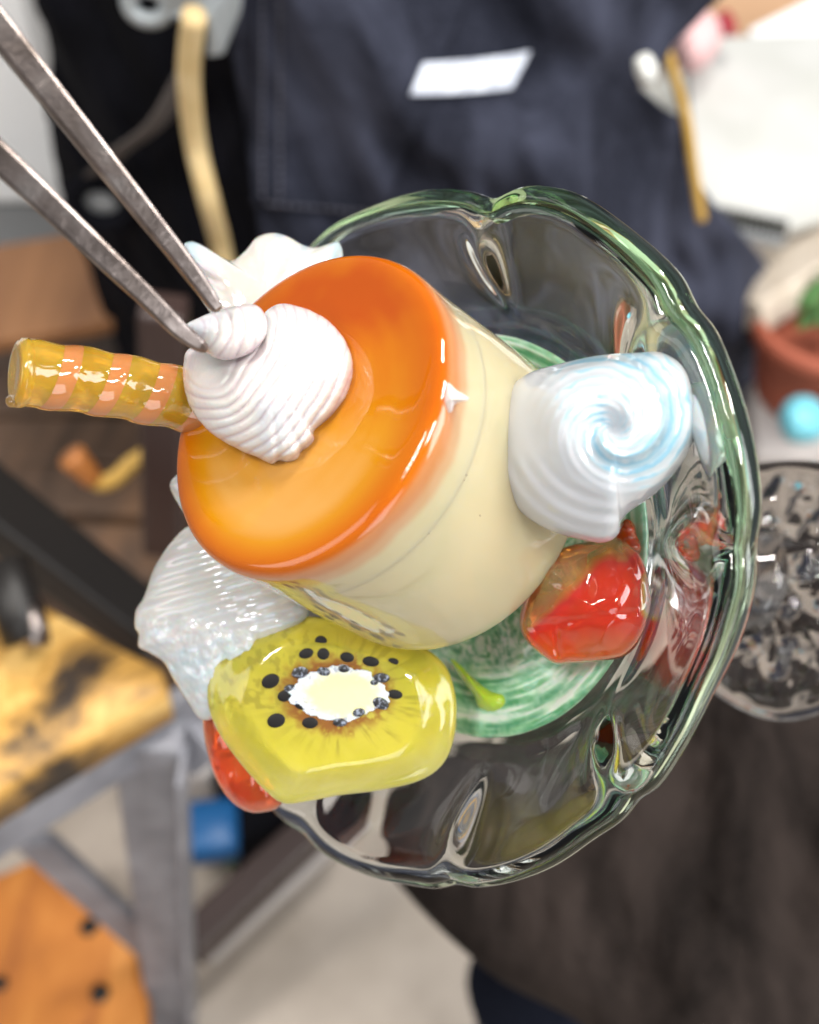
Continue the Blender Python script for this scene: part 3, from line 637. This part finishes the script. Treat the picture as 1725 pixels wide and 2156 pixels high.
# stem and foot
fc = np.array([(1640 - CX) / 0.78, (CY - 1236) / 0.78, -650.0]); b0 = CB - 235 * NB
sp = spline([b0, b0 - 120 * NB, b0 * 0.45 + fc * 0.55 + np.array([-30, 20, -40]), fc + (b0 - fc) * 0.12], 30, False)
v, f = tube(V(sp), np.interp(np.linspace(0, 1, 30), [0, 0.15, 0.5, 0.85, 1], [130, 80, 62, 80, 150]) * U, 28); obj('stem', v, f, m_foot, dish)
fa = b0 - fc; fa = fa / np.linalg.norm(fa); fa = fa * 0.75 + np.array([0, 0, 0.35])
pr = spline([(0.01, 60), (90, 58), (180, 40), (260, 26), (325, 18), (352, 0), (345, -22), (300, -30), (180, -26), (0.01, -20)], 50, False)
v, f, *_ = lathe(pr, fc, fa, 140, lambda Rr, H, T: (Rr * (1 + 0.012 * np.sin(T * 7)), H + 62 * (fbm(np.stack([Rr * np.cos(T) / 42, Rr * np.sin(T) / 42, H / 60], -1), 2) - 0.5) * sstep(330, 250, Rr)))
obj('foot', v, f, m_foot, dish)

# ================================================================== pudding
TP = R(41); NP = np.array([-0.862 * math.sin(TP), 0.507 * math.sin(TP), math.cos(TP)]); BP = np.array([82.0, 22.0, -38.0]); PS = np.array([1.065, 1.115])
pud = empty('pudding', V(BP[None])[0], 'cream-coloured glass pudding with shiny orange caramel top, centre of the dish', 'pudding')
pr = spline([(0.01, 0), (150, 0), (265, 2), (303, 16), (316, 48), (314, 120), (308, 220), (302, 310), (299.5, 350), (299, 375), (298.5, 410), (297, 428), (291, 441), (281, 447), (262, 448.5), (235, 447), (200, 445), (150, 444), (80, 443), (0.01, 443)], 190, False)
cut = int(np.argmin(np.abs(pr[:, 1] - 340) + 1000 * (pr[:, 0] < 250)))
def pmod(Rr, H, T):
    return Rr * (1 + 0.010 * (fbm(np.stack([np.cos(T) * 1.5, np.sin(T) * 1.5, H / 200], -1), 2) - 0.5)), H
v, f, *_ = lathe(pr[:cut + 1] * PS, BP, NP, 220, pmod)
obj('custard', v, f, m_custard, pud)
dv_ = v - CAM; dep_ = dv_ @ FWD; sx_ = CX + F * (dv_ @ RT) / dep_; sy_ = CY - F * (dv_ @ UP) / dep_
for (x, y, r_) in [(963, 968, 1.6), (958, 978, 1.2), (961, 986, 1.4), (956, 995, 1.0), (606, 1222, 1.3), (700, 1300, 1.1), (905, 1120, 1.0), (1010, 1085, 1.2)]:
    k_ = int(np.argmin(np.hypot(sx_ - x, sy_ - y) + dep_ * 400)); a_ = np.linspace(0, math.pi, 5)
    sv, sf = tube(np.array([v[k_] + FWD * U * r_ * -math.cos(q) * 0.6 for q in a_]), np.sin(a_) * r_ * U + 1e-6, 8); obj('speck', sv, sf, m_seed, pud)
v, f, r_, h_, t_ = lathe(pr[cut:] * PS, BP, NP, 220, pmod)
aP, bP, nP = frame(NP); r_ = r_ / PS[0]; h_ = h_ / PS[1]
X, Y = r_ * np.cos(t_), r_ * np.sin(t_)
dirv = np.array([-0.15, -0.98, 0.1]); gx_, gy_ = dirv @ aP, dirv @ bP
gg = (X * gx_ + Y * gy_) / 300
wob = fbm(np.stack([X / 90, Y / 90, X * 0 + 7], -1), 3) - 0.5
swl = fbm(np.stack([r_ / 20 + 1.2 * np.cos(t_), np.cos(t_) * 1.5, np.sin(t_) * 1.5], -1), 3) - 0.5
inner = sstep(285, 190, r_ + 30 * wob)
tone = np.clip(0.18 + inner * (0.34 + 0.85 * gg) + 0.22 * swl * inner + 0.30 * wob, 0, 1)  # lighter side is a broad soft reflection painted into the caramel colour
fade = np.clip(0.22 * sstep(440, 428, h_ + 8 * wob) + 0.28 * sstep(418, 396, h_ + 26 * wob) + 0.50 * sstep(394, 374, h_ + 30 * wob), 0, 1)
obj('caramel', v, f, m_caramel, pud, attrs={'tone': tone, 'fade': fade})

# ================================================================== whipped-cream swirl on the right
o_ = [(1070, 822), (1112, 786), (1180, 765), (1260, 748), (1340, 742), (1400, 740), (1448, 765), (1470, 820), (1470, 900), (1440, 970), (1385, 1035), (1318, 1085), (1302, 1125), (1275, 1142), (1230, 1138), (1155, 1116), (1094, 1076), (1054, 1024), (1035, 970), (1040, 890)]
def coil(P):
    dx, dy = P[..., 0] - 1290, (P[..., 1] - 900) * 1.04
    r = np.hypot(dx, dy) + 6; th = np.arctan2(dy, dx)
    c = (th / (2 * math.pi) + r / 185 + 0.30) % 1.0
    return dx, dy, r, th, c
def sridge(T, TH, P):
    dx, dy, r, th, c = coil(P); out = sstep(245, 150, r - 70 * np.cos(th + 0.7))
    step = (sstep(0.0, 0.55, c) - sstep(0.88, 1.0, c)) * 24 * sstep(6, 50, r) * out
    fine = 1.1 * np.sin(9 * th + r * 9 * 2 * math.pi / 185) * sstep(20, 60, r) * out
    rings = 2.2 * np.sin(r / 5.5) * (1 - out) * sstep(1000, 1060, P[..., 1] + 0.3 * (1300 - P[..., 0]))
    return (step + fine + rings - 22 * np.exp(-(r / 40) ** 2)) * sstep(1.0, 0.86, T)
cr = empty('cream_swirl', W(1260, 1000, 250), 'white glass cream swirl with pale blue spiral streaks, right of the pudding', 'cream swirl')
b = Blob(o_, (1290, 900), 352, (0.20, 0.05), 165, 140, ef=1.75, nt=130, nth=360, ridge=sridge)
dx, dy, rr_, tt_, cc_ = coil(b.P2)
nz_ = fbm(np.stack([dx / 30, dy / 30, dx * 0], -1), 3) - 0.5
lines = sstep(-0.1, 0.9, np.sin(9 * tt_ + rr_ * 9 * 2 * math.pi / 185 + 5 * nz_))
st = np.clip((0.50 * np.exp(-((cc_ - 0.96) / 0.14) ** 2) + 0.48 * np.exp(-((cc_ - 0.02) / 0.16) ** 2) + 0.52 * lines + 0.08 + 0.9 * nz_) * sstep(225, 140, rr_ - 85 * np.cos(tt_ + 0.7)), 0, 1)
obj('body', b.v, b.f, m_milk, cr, attrs={'stripe': st})
b = Blob([(1455, 815), (1490, 812), (1520, 870), (1532, 940), (1525, 985), (1505, 1005), (1478, 970), (1462, 930), (1445, 880)], (1490, 910), 425, (0.3, 0.0), 34, 40, ef=2, nt=24, nth=90)
obj('lobe', b.v, b.f, m_opal, cr, attrs={'stripe': 0.6 + 0.3 * np.sin(b.TH * 3)})

# ================================================================== shells
def shell_attr(b, pv, k, ph=0):
    d = np.hypot(b.P2[:, 0] - pv[0], b.P2[:, 1] - pv[1])
    return 0.5 + 0.5 * np.sin(d / k + ph)
sh = empty('seashell', W(560, 850, 260), 'white pearly ribbed seashell pinched in the tweezers above the caramel', 'seashell')
o_ = [(392, 742), (386, 775), (388, 815), (402, 860), (440, 908), (500, 945), (545, 965), (572, 977), (588, 970), (606, 973), (625, 968), (636, 950), (650, 942), (663, 926), (662, 908), (690, 884), (720, 850), (738, 810), (744, 780), (736, 735), (712, 694), (676, 664), (630, 645), (590, 640), (560, 655), (535, 690), (470, 712), (420, 722)]
def rib(T, TH, P):
    d = np.hypot((P[..., 0] - 440) * 1.0, (P[..., 1] - 715) * 1.02) + 16 * np.sin(np.arctan2(P[..., 1] - 715, P[..., 0] - 440) * 3) + 13 * (fbm(np.stack([P[..., 0] / 70, P[..., 1] / 70, P[..., 0] * 0 + 5], -1), 3) - 0.5)
    w = np.abs(np.sin(d / 14.6 * math.pi / 1.55)); wob_ = fbm(np.stack([P[..., 0] / 60, P[..., 1] / 60, P[..., 0] * 0], -1), 2)
    return (6.0 * w ** 0.7 * sstep(60, 120, d) + 12 * (wob_ - 0.5)) * sstep(1.0, 0.90, T)
b = Blob(o_, (565, 800), 320, (0.34, 0.12), 95, 48, ef=2.1, nt=110, nth=360, ridge=rib, outline_noise=0.02)
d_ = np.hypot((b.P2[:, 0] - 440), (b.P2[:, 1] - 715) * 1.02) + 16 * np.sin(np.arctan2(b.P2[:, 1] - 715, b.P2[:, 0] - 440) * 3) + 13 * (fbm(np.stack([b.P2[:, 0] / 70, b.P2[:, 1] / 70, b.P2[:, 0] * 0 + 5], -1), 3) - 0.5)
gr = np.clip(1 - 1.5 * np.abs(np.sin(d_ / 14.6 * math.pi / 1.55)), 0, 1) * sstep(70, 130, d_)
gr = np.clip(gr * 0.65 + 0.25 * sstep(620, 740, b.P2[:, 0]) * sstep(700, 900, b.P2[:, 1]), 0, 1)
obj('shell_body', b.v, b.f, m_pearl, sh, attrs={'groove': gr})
o2 = [(388, 690), (420, 668), (470, 650), (520, 640), (548, 648), (562, 675), (560, 706), (540, 734), (508, 752), (470, 758), (438, 745), (420, 722)]
def rib2(T, TH, P):
    d = np.hypot(P[..., 0] - 405, P[..., 1] - 690); return 6 * np.abs(np.sin(d / 17 * math.pi / 1.6)) * sstep(30, 60, d) * sstep(1.0, 0.88, T)
b = Blob(o2, (485, 700), 385, (0.22, 0.10), 48, 70, ef=2.0, nt=60, nth=200, ridge=rib2)
d_ = np.hypot(b.P2[:, 0] - 405, b.P2[:, 1] - 690); gr = np.clip(1 - 1.6 * np.abs(np.sin(d_ / 17 * math.pi / 1.6)), 0, 1) * 0.5
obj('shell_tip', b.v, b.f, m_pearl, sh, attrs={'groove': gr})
# shell-shaped cream behind the tweezers
s2 = empty('glass_shell', W(560, 620, -90), 'milky glass shell with wavy upper edge behind the pudding, near the tweezer tips', 'glass shell')
o_ = [(386, 522), (402, 508), (430, 518), (465, 540), (490, 548), (518, 526), (540, 500), (572, 490), (605, 497), (640, 516), (668, 520), (700, 510), (716, 512), (722, 545), (700, 600), (640, 680), (560, 720), (480, 700), (430, 640), (402, 580)]
def rib3(T, TH, P):
    return (7 * np.sin((P[..., 0] * 0.85 + P[..., 1] * 0.5) / 9.0) * sstep(540, 580, P[..., 0]) * sstep(640, 560, P[..., 1]) + 5 * np.sin((P[..., 0] * 0.6 - P[..., 1]) / 10) * sstep(490, 450, P[..., 0])) * sstep(1, 0.86, T)
b = Blob(o_, (555, 600), -10, (-0.05, 0.25), 60, 55, ef=2.2, nt=60, nth=240, ridge=rib3)
st = np.clip(0.35 + 0.5 * np.sin((b.P2[:, 0] * 0.85 + b.P2[:, 1] * 0.5) / 9.0) * sstep(540, 590, b.P2[:, 0]) + 0.7 * sstep(450, 400, b.P2[:, 0]) + 0.4 * sstep(650, 715, b.P2[:, 0]) - 0.6 * np.exp(-((b.P2[:, 0] - 540) ** 2 + (b.P2[:, 1] - 600) ** 2) / 2 / 60 ** 2), 0, 1)
obj('shell_body', b.v, b.f, m_opal, s2, attrs={'stripe': st})
# scallop shell lower left
s3 = empty('scallop_shell', W(440, 1350, -140), 'pearly translucent ribbed glass scallop lying left between pudding and kiwi', 'glass shell')
o_ = [(405, 1105), (360, 1142), (325, 1195), (309, 1240), (300, 1262), (286, 1285), (284, 1320), (292, 1335), (292, 1362), (315, 1375), (345, 1395), (365, 1430), (395, 1478), (425, 1515), (470, 1500), (560, 1400), (640, 1320), (640, 1260), (560, 1180), (480, 1110)]
def rib4(T, TH, P):
    d = np.hypot(P[..., 0] - 620, P[..., 1] - 1130); up = sstep(1330, 1290, P[..., 1] - (P[..., 0] - 400) * 0.15)
    lines = np.sin((P[..., 0] * 0.28 + P[..., 1]) / 4.6); rope = np.sin((P[..., 0] * 0.75 + P[..., 1] * 0.6) / 9.0)
    lump = fbm(np.stack([P[..., 0] / 26, P[..., 1] / 26, P[..., 0] * 0], -1), 3) - 0.5
    return (2.4 * lines * up + (7 * rope * sstep(420, 360, P[..., 0]) + 26 * lump) * (1 - up * 0.8)) * sstep(1, 0.9, T)
b = Blob(o_, (440, 1300), -60, (0.18, -0.02), 78, 60, ef=2.1, nt=90, nth=300, ridge=rib4)
st = np.clip(0.30 + 0.35 * sstep(1250, 1400, b.P2[:, 1]) + 0.5 * (fbm(np.stack([b.P2[:, 0] / 30, b.P2[:, 1] / 30, b.P2[:, 0] * 0 + 2], -1), 3) - 0.5) + 0.10 * np.sin((b.P2[:, 0] * 0.28 + b.P2[:, 1]) / 4.6), 0, 1)
obj('shell_body', b.v, b.f, m_opal, s3, attrs={'stripe': st})
b = Blob([(362, 1010), (376, 995), (384, 960), (410, 960), (440, 1050), (440, 1110), (400, 1095), (370, 1052), (358, 1025)], (400, 1035), -20, (0, 0), 26, 26, nt=16, nth=60)
tag(obj('glass_frill', b.v, b.f, m_opal, attrs={'stripe': 0.4 + 0.3 * np.sin(b.TH * 4)}), 'small milky glass frill peeking out left of the caramel edge', 'glass frill')

# ================================================================== kiwi slice
kw = empty('kiwi_slice', W(690, 1560, -60), 'yellow-green glass kiwi slice with black seeds, lower left of the pudding', 'kiwi slice')
o_ = [(438, 1440), (455, 1390), (490, 1345), (540, 1312), (600, 1298), (680, 1300), (760, 1320), (850, 1345), (915, 1378), (948, 1420), (962, 1490), (955, 1560), (930, 1612), (880, 1645), (800, 1664), (720, 1674), (655, 1686), (600, 1692), (562, 1668), (510, 1612), (462, 1545), (440, 1490)]
def kfront(t, th):
    return 0.58 * (1 - t ** 3.0) ** 0.45 + 0.42 * sstep(0.93, 0.66, t)
b = Blob(o_, (705, 1475), -5, (0.0, 0.07), 62, 52, nt=80, nth=260, front=kfront, eb=3)
KB = b
dx, dy = b.P2[:, 0] - 712, b.P2[:, 1] - 1462
q = np.hypot(dx / 1.5, dy); a_ = np.arctan2(dy, dx * 0.7)
nz_ = fbm(np.stack([dx / 14, dy / 14, dx * 0], -1), 3); nr = fbm(np.stack([np.cos(a_) * 14, np.sin(a_) * 14, q / 60], -1), 3)
halo = np.clip(sstep(96, 66, q + 40 * (nz_ - 0.5)) * sstep(0.36, 0.56, nz_ + 0.22 * (dx < 40)) * 0.9, 0, 1)
strk = np.clip(sstep(0.52, 0.68, nr) * sstep(60, 85, q) * sstep(150, 100, q) * (0.4 + 0.6 * (dx > -20)) + 0.9 * sstep(0.56, 0.66, nz_) * sstep(300, 180, q) * (dx < -60) * (dy < 30), 0, 1) * 0.5
obj('flesh', b.v, b.f, m_kiwi, kw, attrs={'rad': np.clip(q / 190, 0, 1), 'halo': halo, 'streak': strk})
th = np.linspace(0, 2 * math.pi, 26, endpoint=False)
core_o = [(712 + 102 * math.cos(a) * (1 + 0.06 * math.sin(5 * a)), 1460 + 56 * math.sin(a) * (1 + 0.05 * math.cos(4 * a))) for a in th]
b = Blob(core_o, (712, 1460), KB.zf(712, 1460) - 0.5, (0.0, 0.07), 5, 10, nt=24, nth=220, outline_noise=0.22)
q = np.hypot((b.P2[:, 0] - 722) / 1.7, b.P2[:, 1] - 1462)
obj('core', b.v, b.f, m_core, kw, attrs={'edge': sstep(36, 56, q + 16 * (fbm(np.stack([b.P2[:, 0] / 8, b.P2[:, 1] / 8, q * 0], -1), 2) - 0.5))})
seeds = [(570, 1434, 20, 15, -.4, 0), (645, 1376, 16, 11, -.3, 0), (676, 1350, 13, 12, .2, 0), (681, 1377, 13, 13, 0, 0), (731, 1384, 15, 11, .2, 0), (781, 1393, 18, 11, .15, 0), (828, 1393, 12, 8, .1, 0),
         (804, 1427, 17, 10, .1, 1), (832, 1462, 16, 10, .15, 0), (802, 1481, 18, 12, .4, 1), (600, 1465, 16, 12, -.3, 0), (582, 1517, 20, 15, -.3, 0), (653, 1522, 17, 12, 0, 0), (716, 1521, 15, 9, 0, 1),
         (632, 1416, 18, 12, -.2, 1), (682, 1414, 14, 9, .2, 1), (724, 1408, 12, 8, .1, 1), (634, 1485, 14, 9, .3, 0), (756, 1500, 13, 9, -.2, 1), (788, 1437, 8, 6, 0, 1), (612, 1450, 14, 9, 0, 1)]
for (x, y, ra, rb, an, wt) in seeds:
    ol = [(x + ra * math.cos(a) * math.cos(an) - rb * math.sin(a) * math.sin(an), y + ra * math.cos(a) * math.sin(an) + rb * math.sin(a) * math.cos(an)) for a in np.linspace(0, 2 * math.pi, 12, endpoint=False)]
    b = Blob(ol, (x, y), KB.zf(x, y) + (5 if (wt and abs(x - 712) < 95) else 0.5), (0.0, 0.07), 1.6, 5, nt=6, nth=18)
    obj('seed', b.v, b.f, m_seedw if wt else m_seed, kw)

# ================================================================== strawberries
bt = empty('strawberry', W(1235, 1330, 60), 'glass strawberry, red below and golden above, right of the pudding', 'strawberry')
o_ = [(1126, 1172), (1160, 1165), (1200, 1148), (1240, 1140), (1290, 1130), (1330, 1145), (1352, 1175), (1366, 1220), (1372, 1262), (1366, 1300), (1350, 1345), (1315, 1382), (1260, 1393), (1205, 1397), (1170, 1398), (1140, 1380), (1105, 1345), (1093, 1310), (1100, 1270), (1112, 1235)]
def bridge(T, TH, P):
    fold = -4 * np.exp(-((P[..., 1] - (1322 - 0.14 * (P[..., 0] - 1100))) / 9) ** 2) * sstep(1.0, 0.85, T) * (P[..., 0] < 1345)
    fold = fold - 5 * np.exp(-((P[..., 0] - (1170 + 0.1 * (P[..., 1] - 1330))) / 8) ** 2) * sstep(1310, 1340, P[..., 1]) * sstep(1, .85, T)
    lump = fbm(np.stack([P[..., 0] / 62, P[..., 1] / 62, P[..., 0] * 0 + 9], -1), 2) - 0.5
    fac = np.abs(np.sin(P[..., 0] / 62 + P[..., 1] / 95)) * 1.6 + np.abs(np.sin(P[..., 1] / 58 - P[..., 0] / 120 + 1)) * 1.6
    return fold + (26 * lump - 7 * fac) * sstep(1, 0.8, T)
b = Blob(o_, (1235, 1270), 150, (0.25, -0.05), 105, 95, ef=2.1, nt=70, nth=220, ridge=bridge)
x_, y_ = b.P2[:, 0], b.P2[:, 1]; nz_ = fbm(np.stack([x_ / 70, y_ / 70, x_ * 0 + 4], -1), 3) - 0.5
dd = (y_ - 1272) + (x_ - 1185) * 0.85 + 90 * nz_          # >0 lower right: red
tone = np.where(dd > 0, 0.42 - 0.42 * sstep(1320, 1390, y_ + 60 * nz_), 0) + (dd <= 0) * 0
tone = 0.30 * sstep(1400, 1310, y_ + 60 * nz_) * 1.0 + 0.60 * sstep(38, -55, dd)
tone = np.clip(tone + 0.9 * sstep(1335, 1372, x_) * sstep(1190, 1220, y_) * sstep(1320, 1280, y_) + 0.12 * nz_, 0, 1)
obj('fruit', b.v, b.f, m_berry, bt, attrs={'tone': tone, 'gold': sstep(30, -50, dd)})
b = Blob([(1298, 1130), (1306, 1105), (1320, 1092), (1336, 1104), (1342, 1128), (1352, 1152), (1340, 1172), (1312, 1165)], (1324, 1135), 170, (0.2, 0), 34, 30, nt=20, nth=70, ridge=lambda T, TH, P: 7 * np.sin(P[..., 1] / 6.5) * sstep(1, .8, T))
obj('cap', b.v, b.f, m_berry2, bt)
o_ = [(432, 1492), (428, 1530), (436, 1580), (455, 1640), (485, 1685), (520, 1708), (555, 1710), (592, 1694), (600, 1640), (560, 1560), (500, 1480), (455, 1465)]
b = Blob(o_, (510, 1600), -110, (0.1, 0.05), 62, 60, nt=50, nth=160, ridge=lambda T, TH, P: 24 * (fbm(np.stack([P[..., 0] / 35, P[..., 1] / 60, P[..., 0] * 0], -1), 3) - 0.5) * sstep(1, .8, T))
tag(obj('berry', b.v, b.f, m_berry2), 'clear red-orange glass berry tucked behind the kiwi slice, lower left', 'strawberry')

# ================================================================== mint leaf in the well
b = Blob([(948, 1388), (968, 1398), (995, 1425), (1030, 1452), (1062, 1464), (1066, 1486), (1040, 1500), (1008, 1490), (998, 1466), (975, 1436)], (1022, 1470), -98, (0.60, 0.0), 34, 22, nt=20, nth=70, ef=1.7)
tag(obj('lime_leaf', b.v, b.f, m_lime), 'small bright lime-green glass leaf in the green well of the dish', 'leaf')
# chip on the pudding's edge
c = W(953, 838, 395)
rs = np.random.default_rng(5)
for k, (x, y, sz) in enumerate([(950, 835, 24)]):
    ol = [(918, 850), (938, 806), (962, 822), (988, 840), (958, 850), (950, 868), (930, 862)]
    b = Blob(ol, (950, 840), 515, (0.45, 0.1), 14, 16, ef=1, nt=8, nth=40)
    tag(obj('glass_chip', b.v, b.f, m_pearl, attrs={'groove': b.T * 0.2}, smooth=False), 'small white chip stuck on the right edge of the caramel', 'chip')

# ================================================================== straw (hollow, twisted)
straw = empty('wafer_straw', W(250, 890, 180), 'translucent yellow glass straw with coral spiral stripes, sticking out left', 'straw')
c0_, c1_ = W(36, 784, 330), W(430, 850, 150); mid = W(210, 806, 250)
pth = spline([c0_, mid, c1_, c1_ + (c1_ - mid) * 0.5], 150, False)
tt_ = np.gradient(pth, axis=0); tt_ /= np.linalg.norm(tt_, axis=1)[:, None]; s_ = np.linspace(0, 1, 150)
u_ = np.array([0, 0, 1.0]); fr = []
for i in range(150):
    u_ = u_ - tt_[i] * (u_ @ tt_[i]); u_ /= np.linalg.norm(u_); fr.append((u_.copy(), np.cross(tt_[i], u_)))
def straw_pt(i, a, r):
    return pth[i] + r * (math.cos(a) * fr[i][0] + math.sin(a) * fr[i][1])
turns = 7.0
def straw_r(i, a):
    return U * (62 + 2 * (s_[i] < 0.03) + 1.7 * math.sin(a + s_[i] * 5.2 * 2 * math.pi) + 0.8 * math.sin(2 * a + s_[i] * 31))
na = 64; vv = []
for i in list(range(150)) + list(range(149, -1, -1)):
    pass
for i in range(150): vv += [straw_pt(i, a, straw_r(i, a) * (0.93 if i == 0 else 1)) for a in np.linspace(0, 2 * math.pi, na, endpoint=False)]
nrm0 = -tt_[0]; capr = []
for q_, h_c in ((0.0, 2), (0.3, 3), (0.6, 5), (0.8, 5), (0.92, 3)):
    capr += [straw_pt(0, a, straw_r(0, a) * q_ + 1e-6) + nrm0 * U * h_c for a in np.linspace(0, 2 * math.pi, na, endpoint=False)]
vv = capr + vv
ff = grid_faces(155, na) + [tuple(range(154 * na, 155 * na))]
obj('tube', np.array(vv), ff, m_straw, straw)
# coral ribbon wound round the tube
for ph0 in (0.0,):
    vv = []; nst = 420
    for k in range(nst):
        s0 = 0.07 + 0.88 * k / (nst - 1); a = -s0 * 2 * math.pi * 5.2 + ph0
        for w in np.linspace(-0.5, 0.5, 7):
            i = min(149, max(0, int(round((s0 + w * 0.078) * 149)))); fi = (s0 + w * 0.078) * 149; i0 = min(148, max(0, int(fi))); fr_ = fi - i0
            lift = U * (1.5 * (1 - (2 * w) ** 2) - 0.2)
            vv.append(straw_pt(i0, a, straw_r(i0, a) + lift) * (1 - fr_) + straw_pt(i0 + 1, a, straw_r(i0 + 1, a) + lift) * fr_)
    obj('stripe', np.array(vv), grid_faces(nst, 7, False), m_stripe, straw)
dr = W(22, 846, 338)
b = Blob([(14, 836), (26, 832), (40, 842), (36, 856), (20, 857), (12, 848)], (26, 846), 335, (0, 0), 14, 14, nt=10, nth=40); obj('bead', b.v, b.f, m_clear, straw)

# ================================================================== tweezers
tw = empty('tweezers', W(200, 350, 500), 'long steel tweezers reaching in from the upper left, gripping the seashell', 'tweezers')
def arm_path(pts): return spline([W(*p) for p in pts], 80, False)
A = arm_path([(-186, -172, 640), (0, 64, 590), (140, 240, 553), (280, 417, 512), (372, 533, 482), (430, 610, 462), (461, 656, 448)])
B = arm_path([(-230, 124, 640), (0, 334, 590), (120, 446, 562), (240, 560, 532), (320, 636, 506), (384, 700, 482), (438, 738, 462)])
k = np.linspace(0, 1, 80)
v, f = tube(A, np.interp(k, [0, 0.3, 0.7, 0.9, 0.97, 1], [38, 36, 29, 24, 20, 14]) * U, 4, sq=2.0, aspect=0.8, upv=(1, -0.4, 0.5)); obj('arm', v, f, m_steel, tw, False, sharp=0.0009)
v, f = tube(B, np.interp(k, [0, 0.3, 0.7, 0.9, 0.97, 1], [40, 37, 30, 25, 20, 11]) * U, 4, sq=2.0, aspect=0.8, upv=(1, -0.4, 0.5)); obj('arm', v, f, m_steel, tw, False, sharp=0.0009)
C_ = spline([A[0], A[0] + (A[0] - A[6]) * 1.0, (A[0] + B[0]) / 2 + (A[0] - A[10]) * 2.0 + (B[0] - B[10]) * 1.0, B[0] + (B[0] - B[6]) * 1.0, B[0]], 40, False)
v, f = tube(C_, 26 * U, 20, sq=3.4, aspect=0.6); obj('spring_bend', v, f, m_steel, tw)
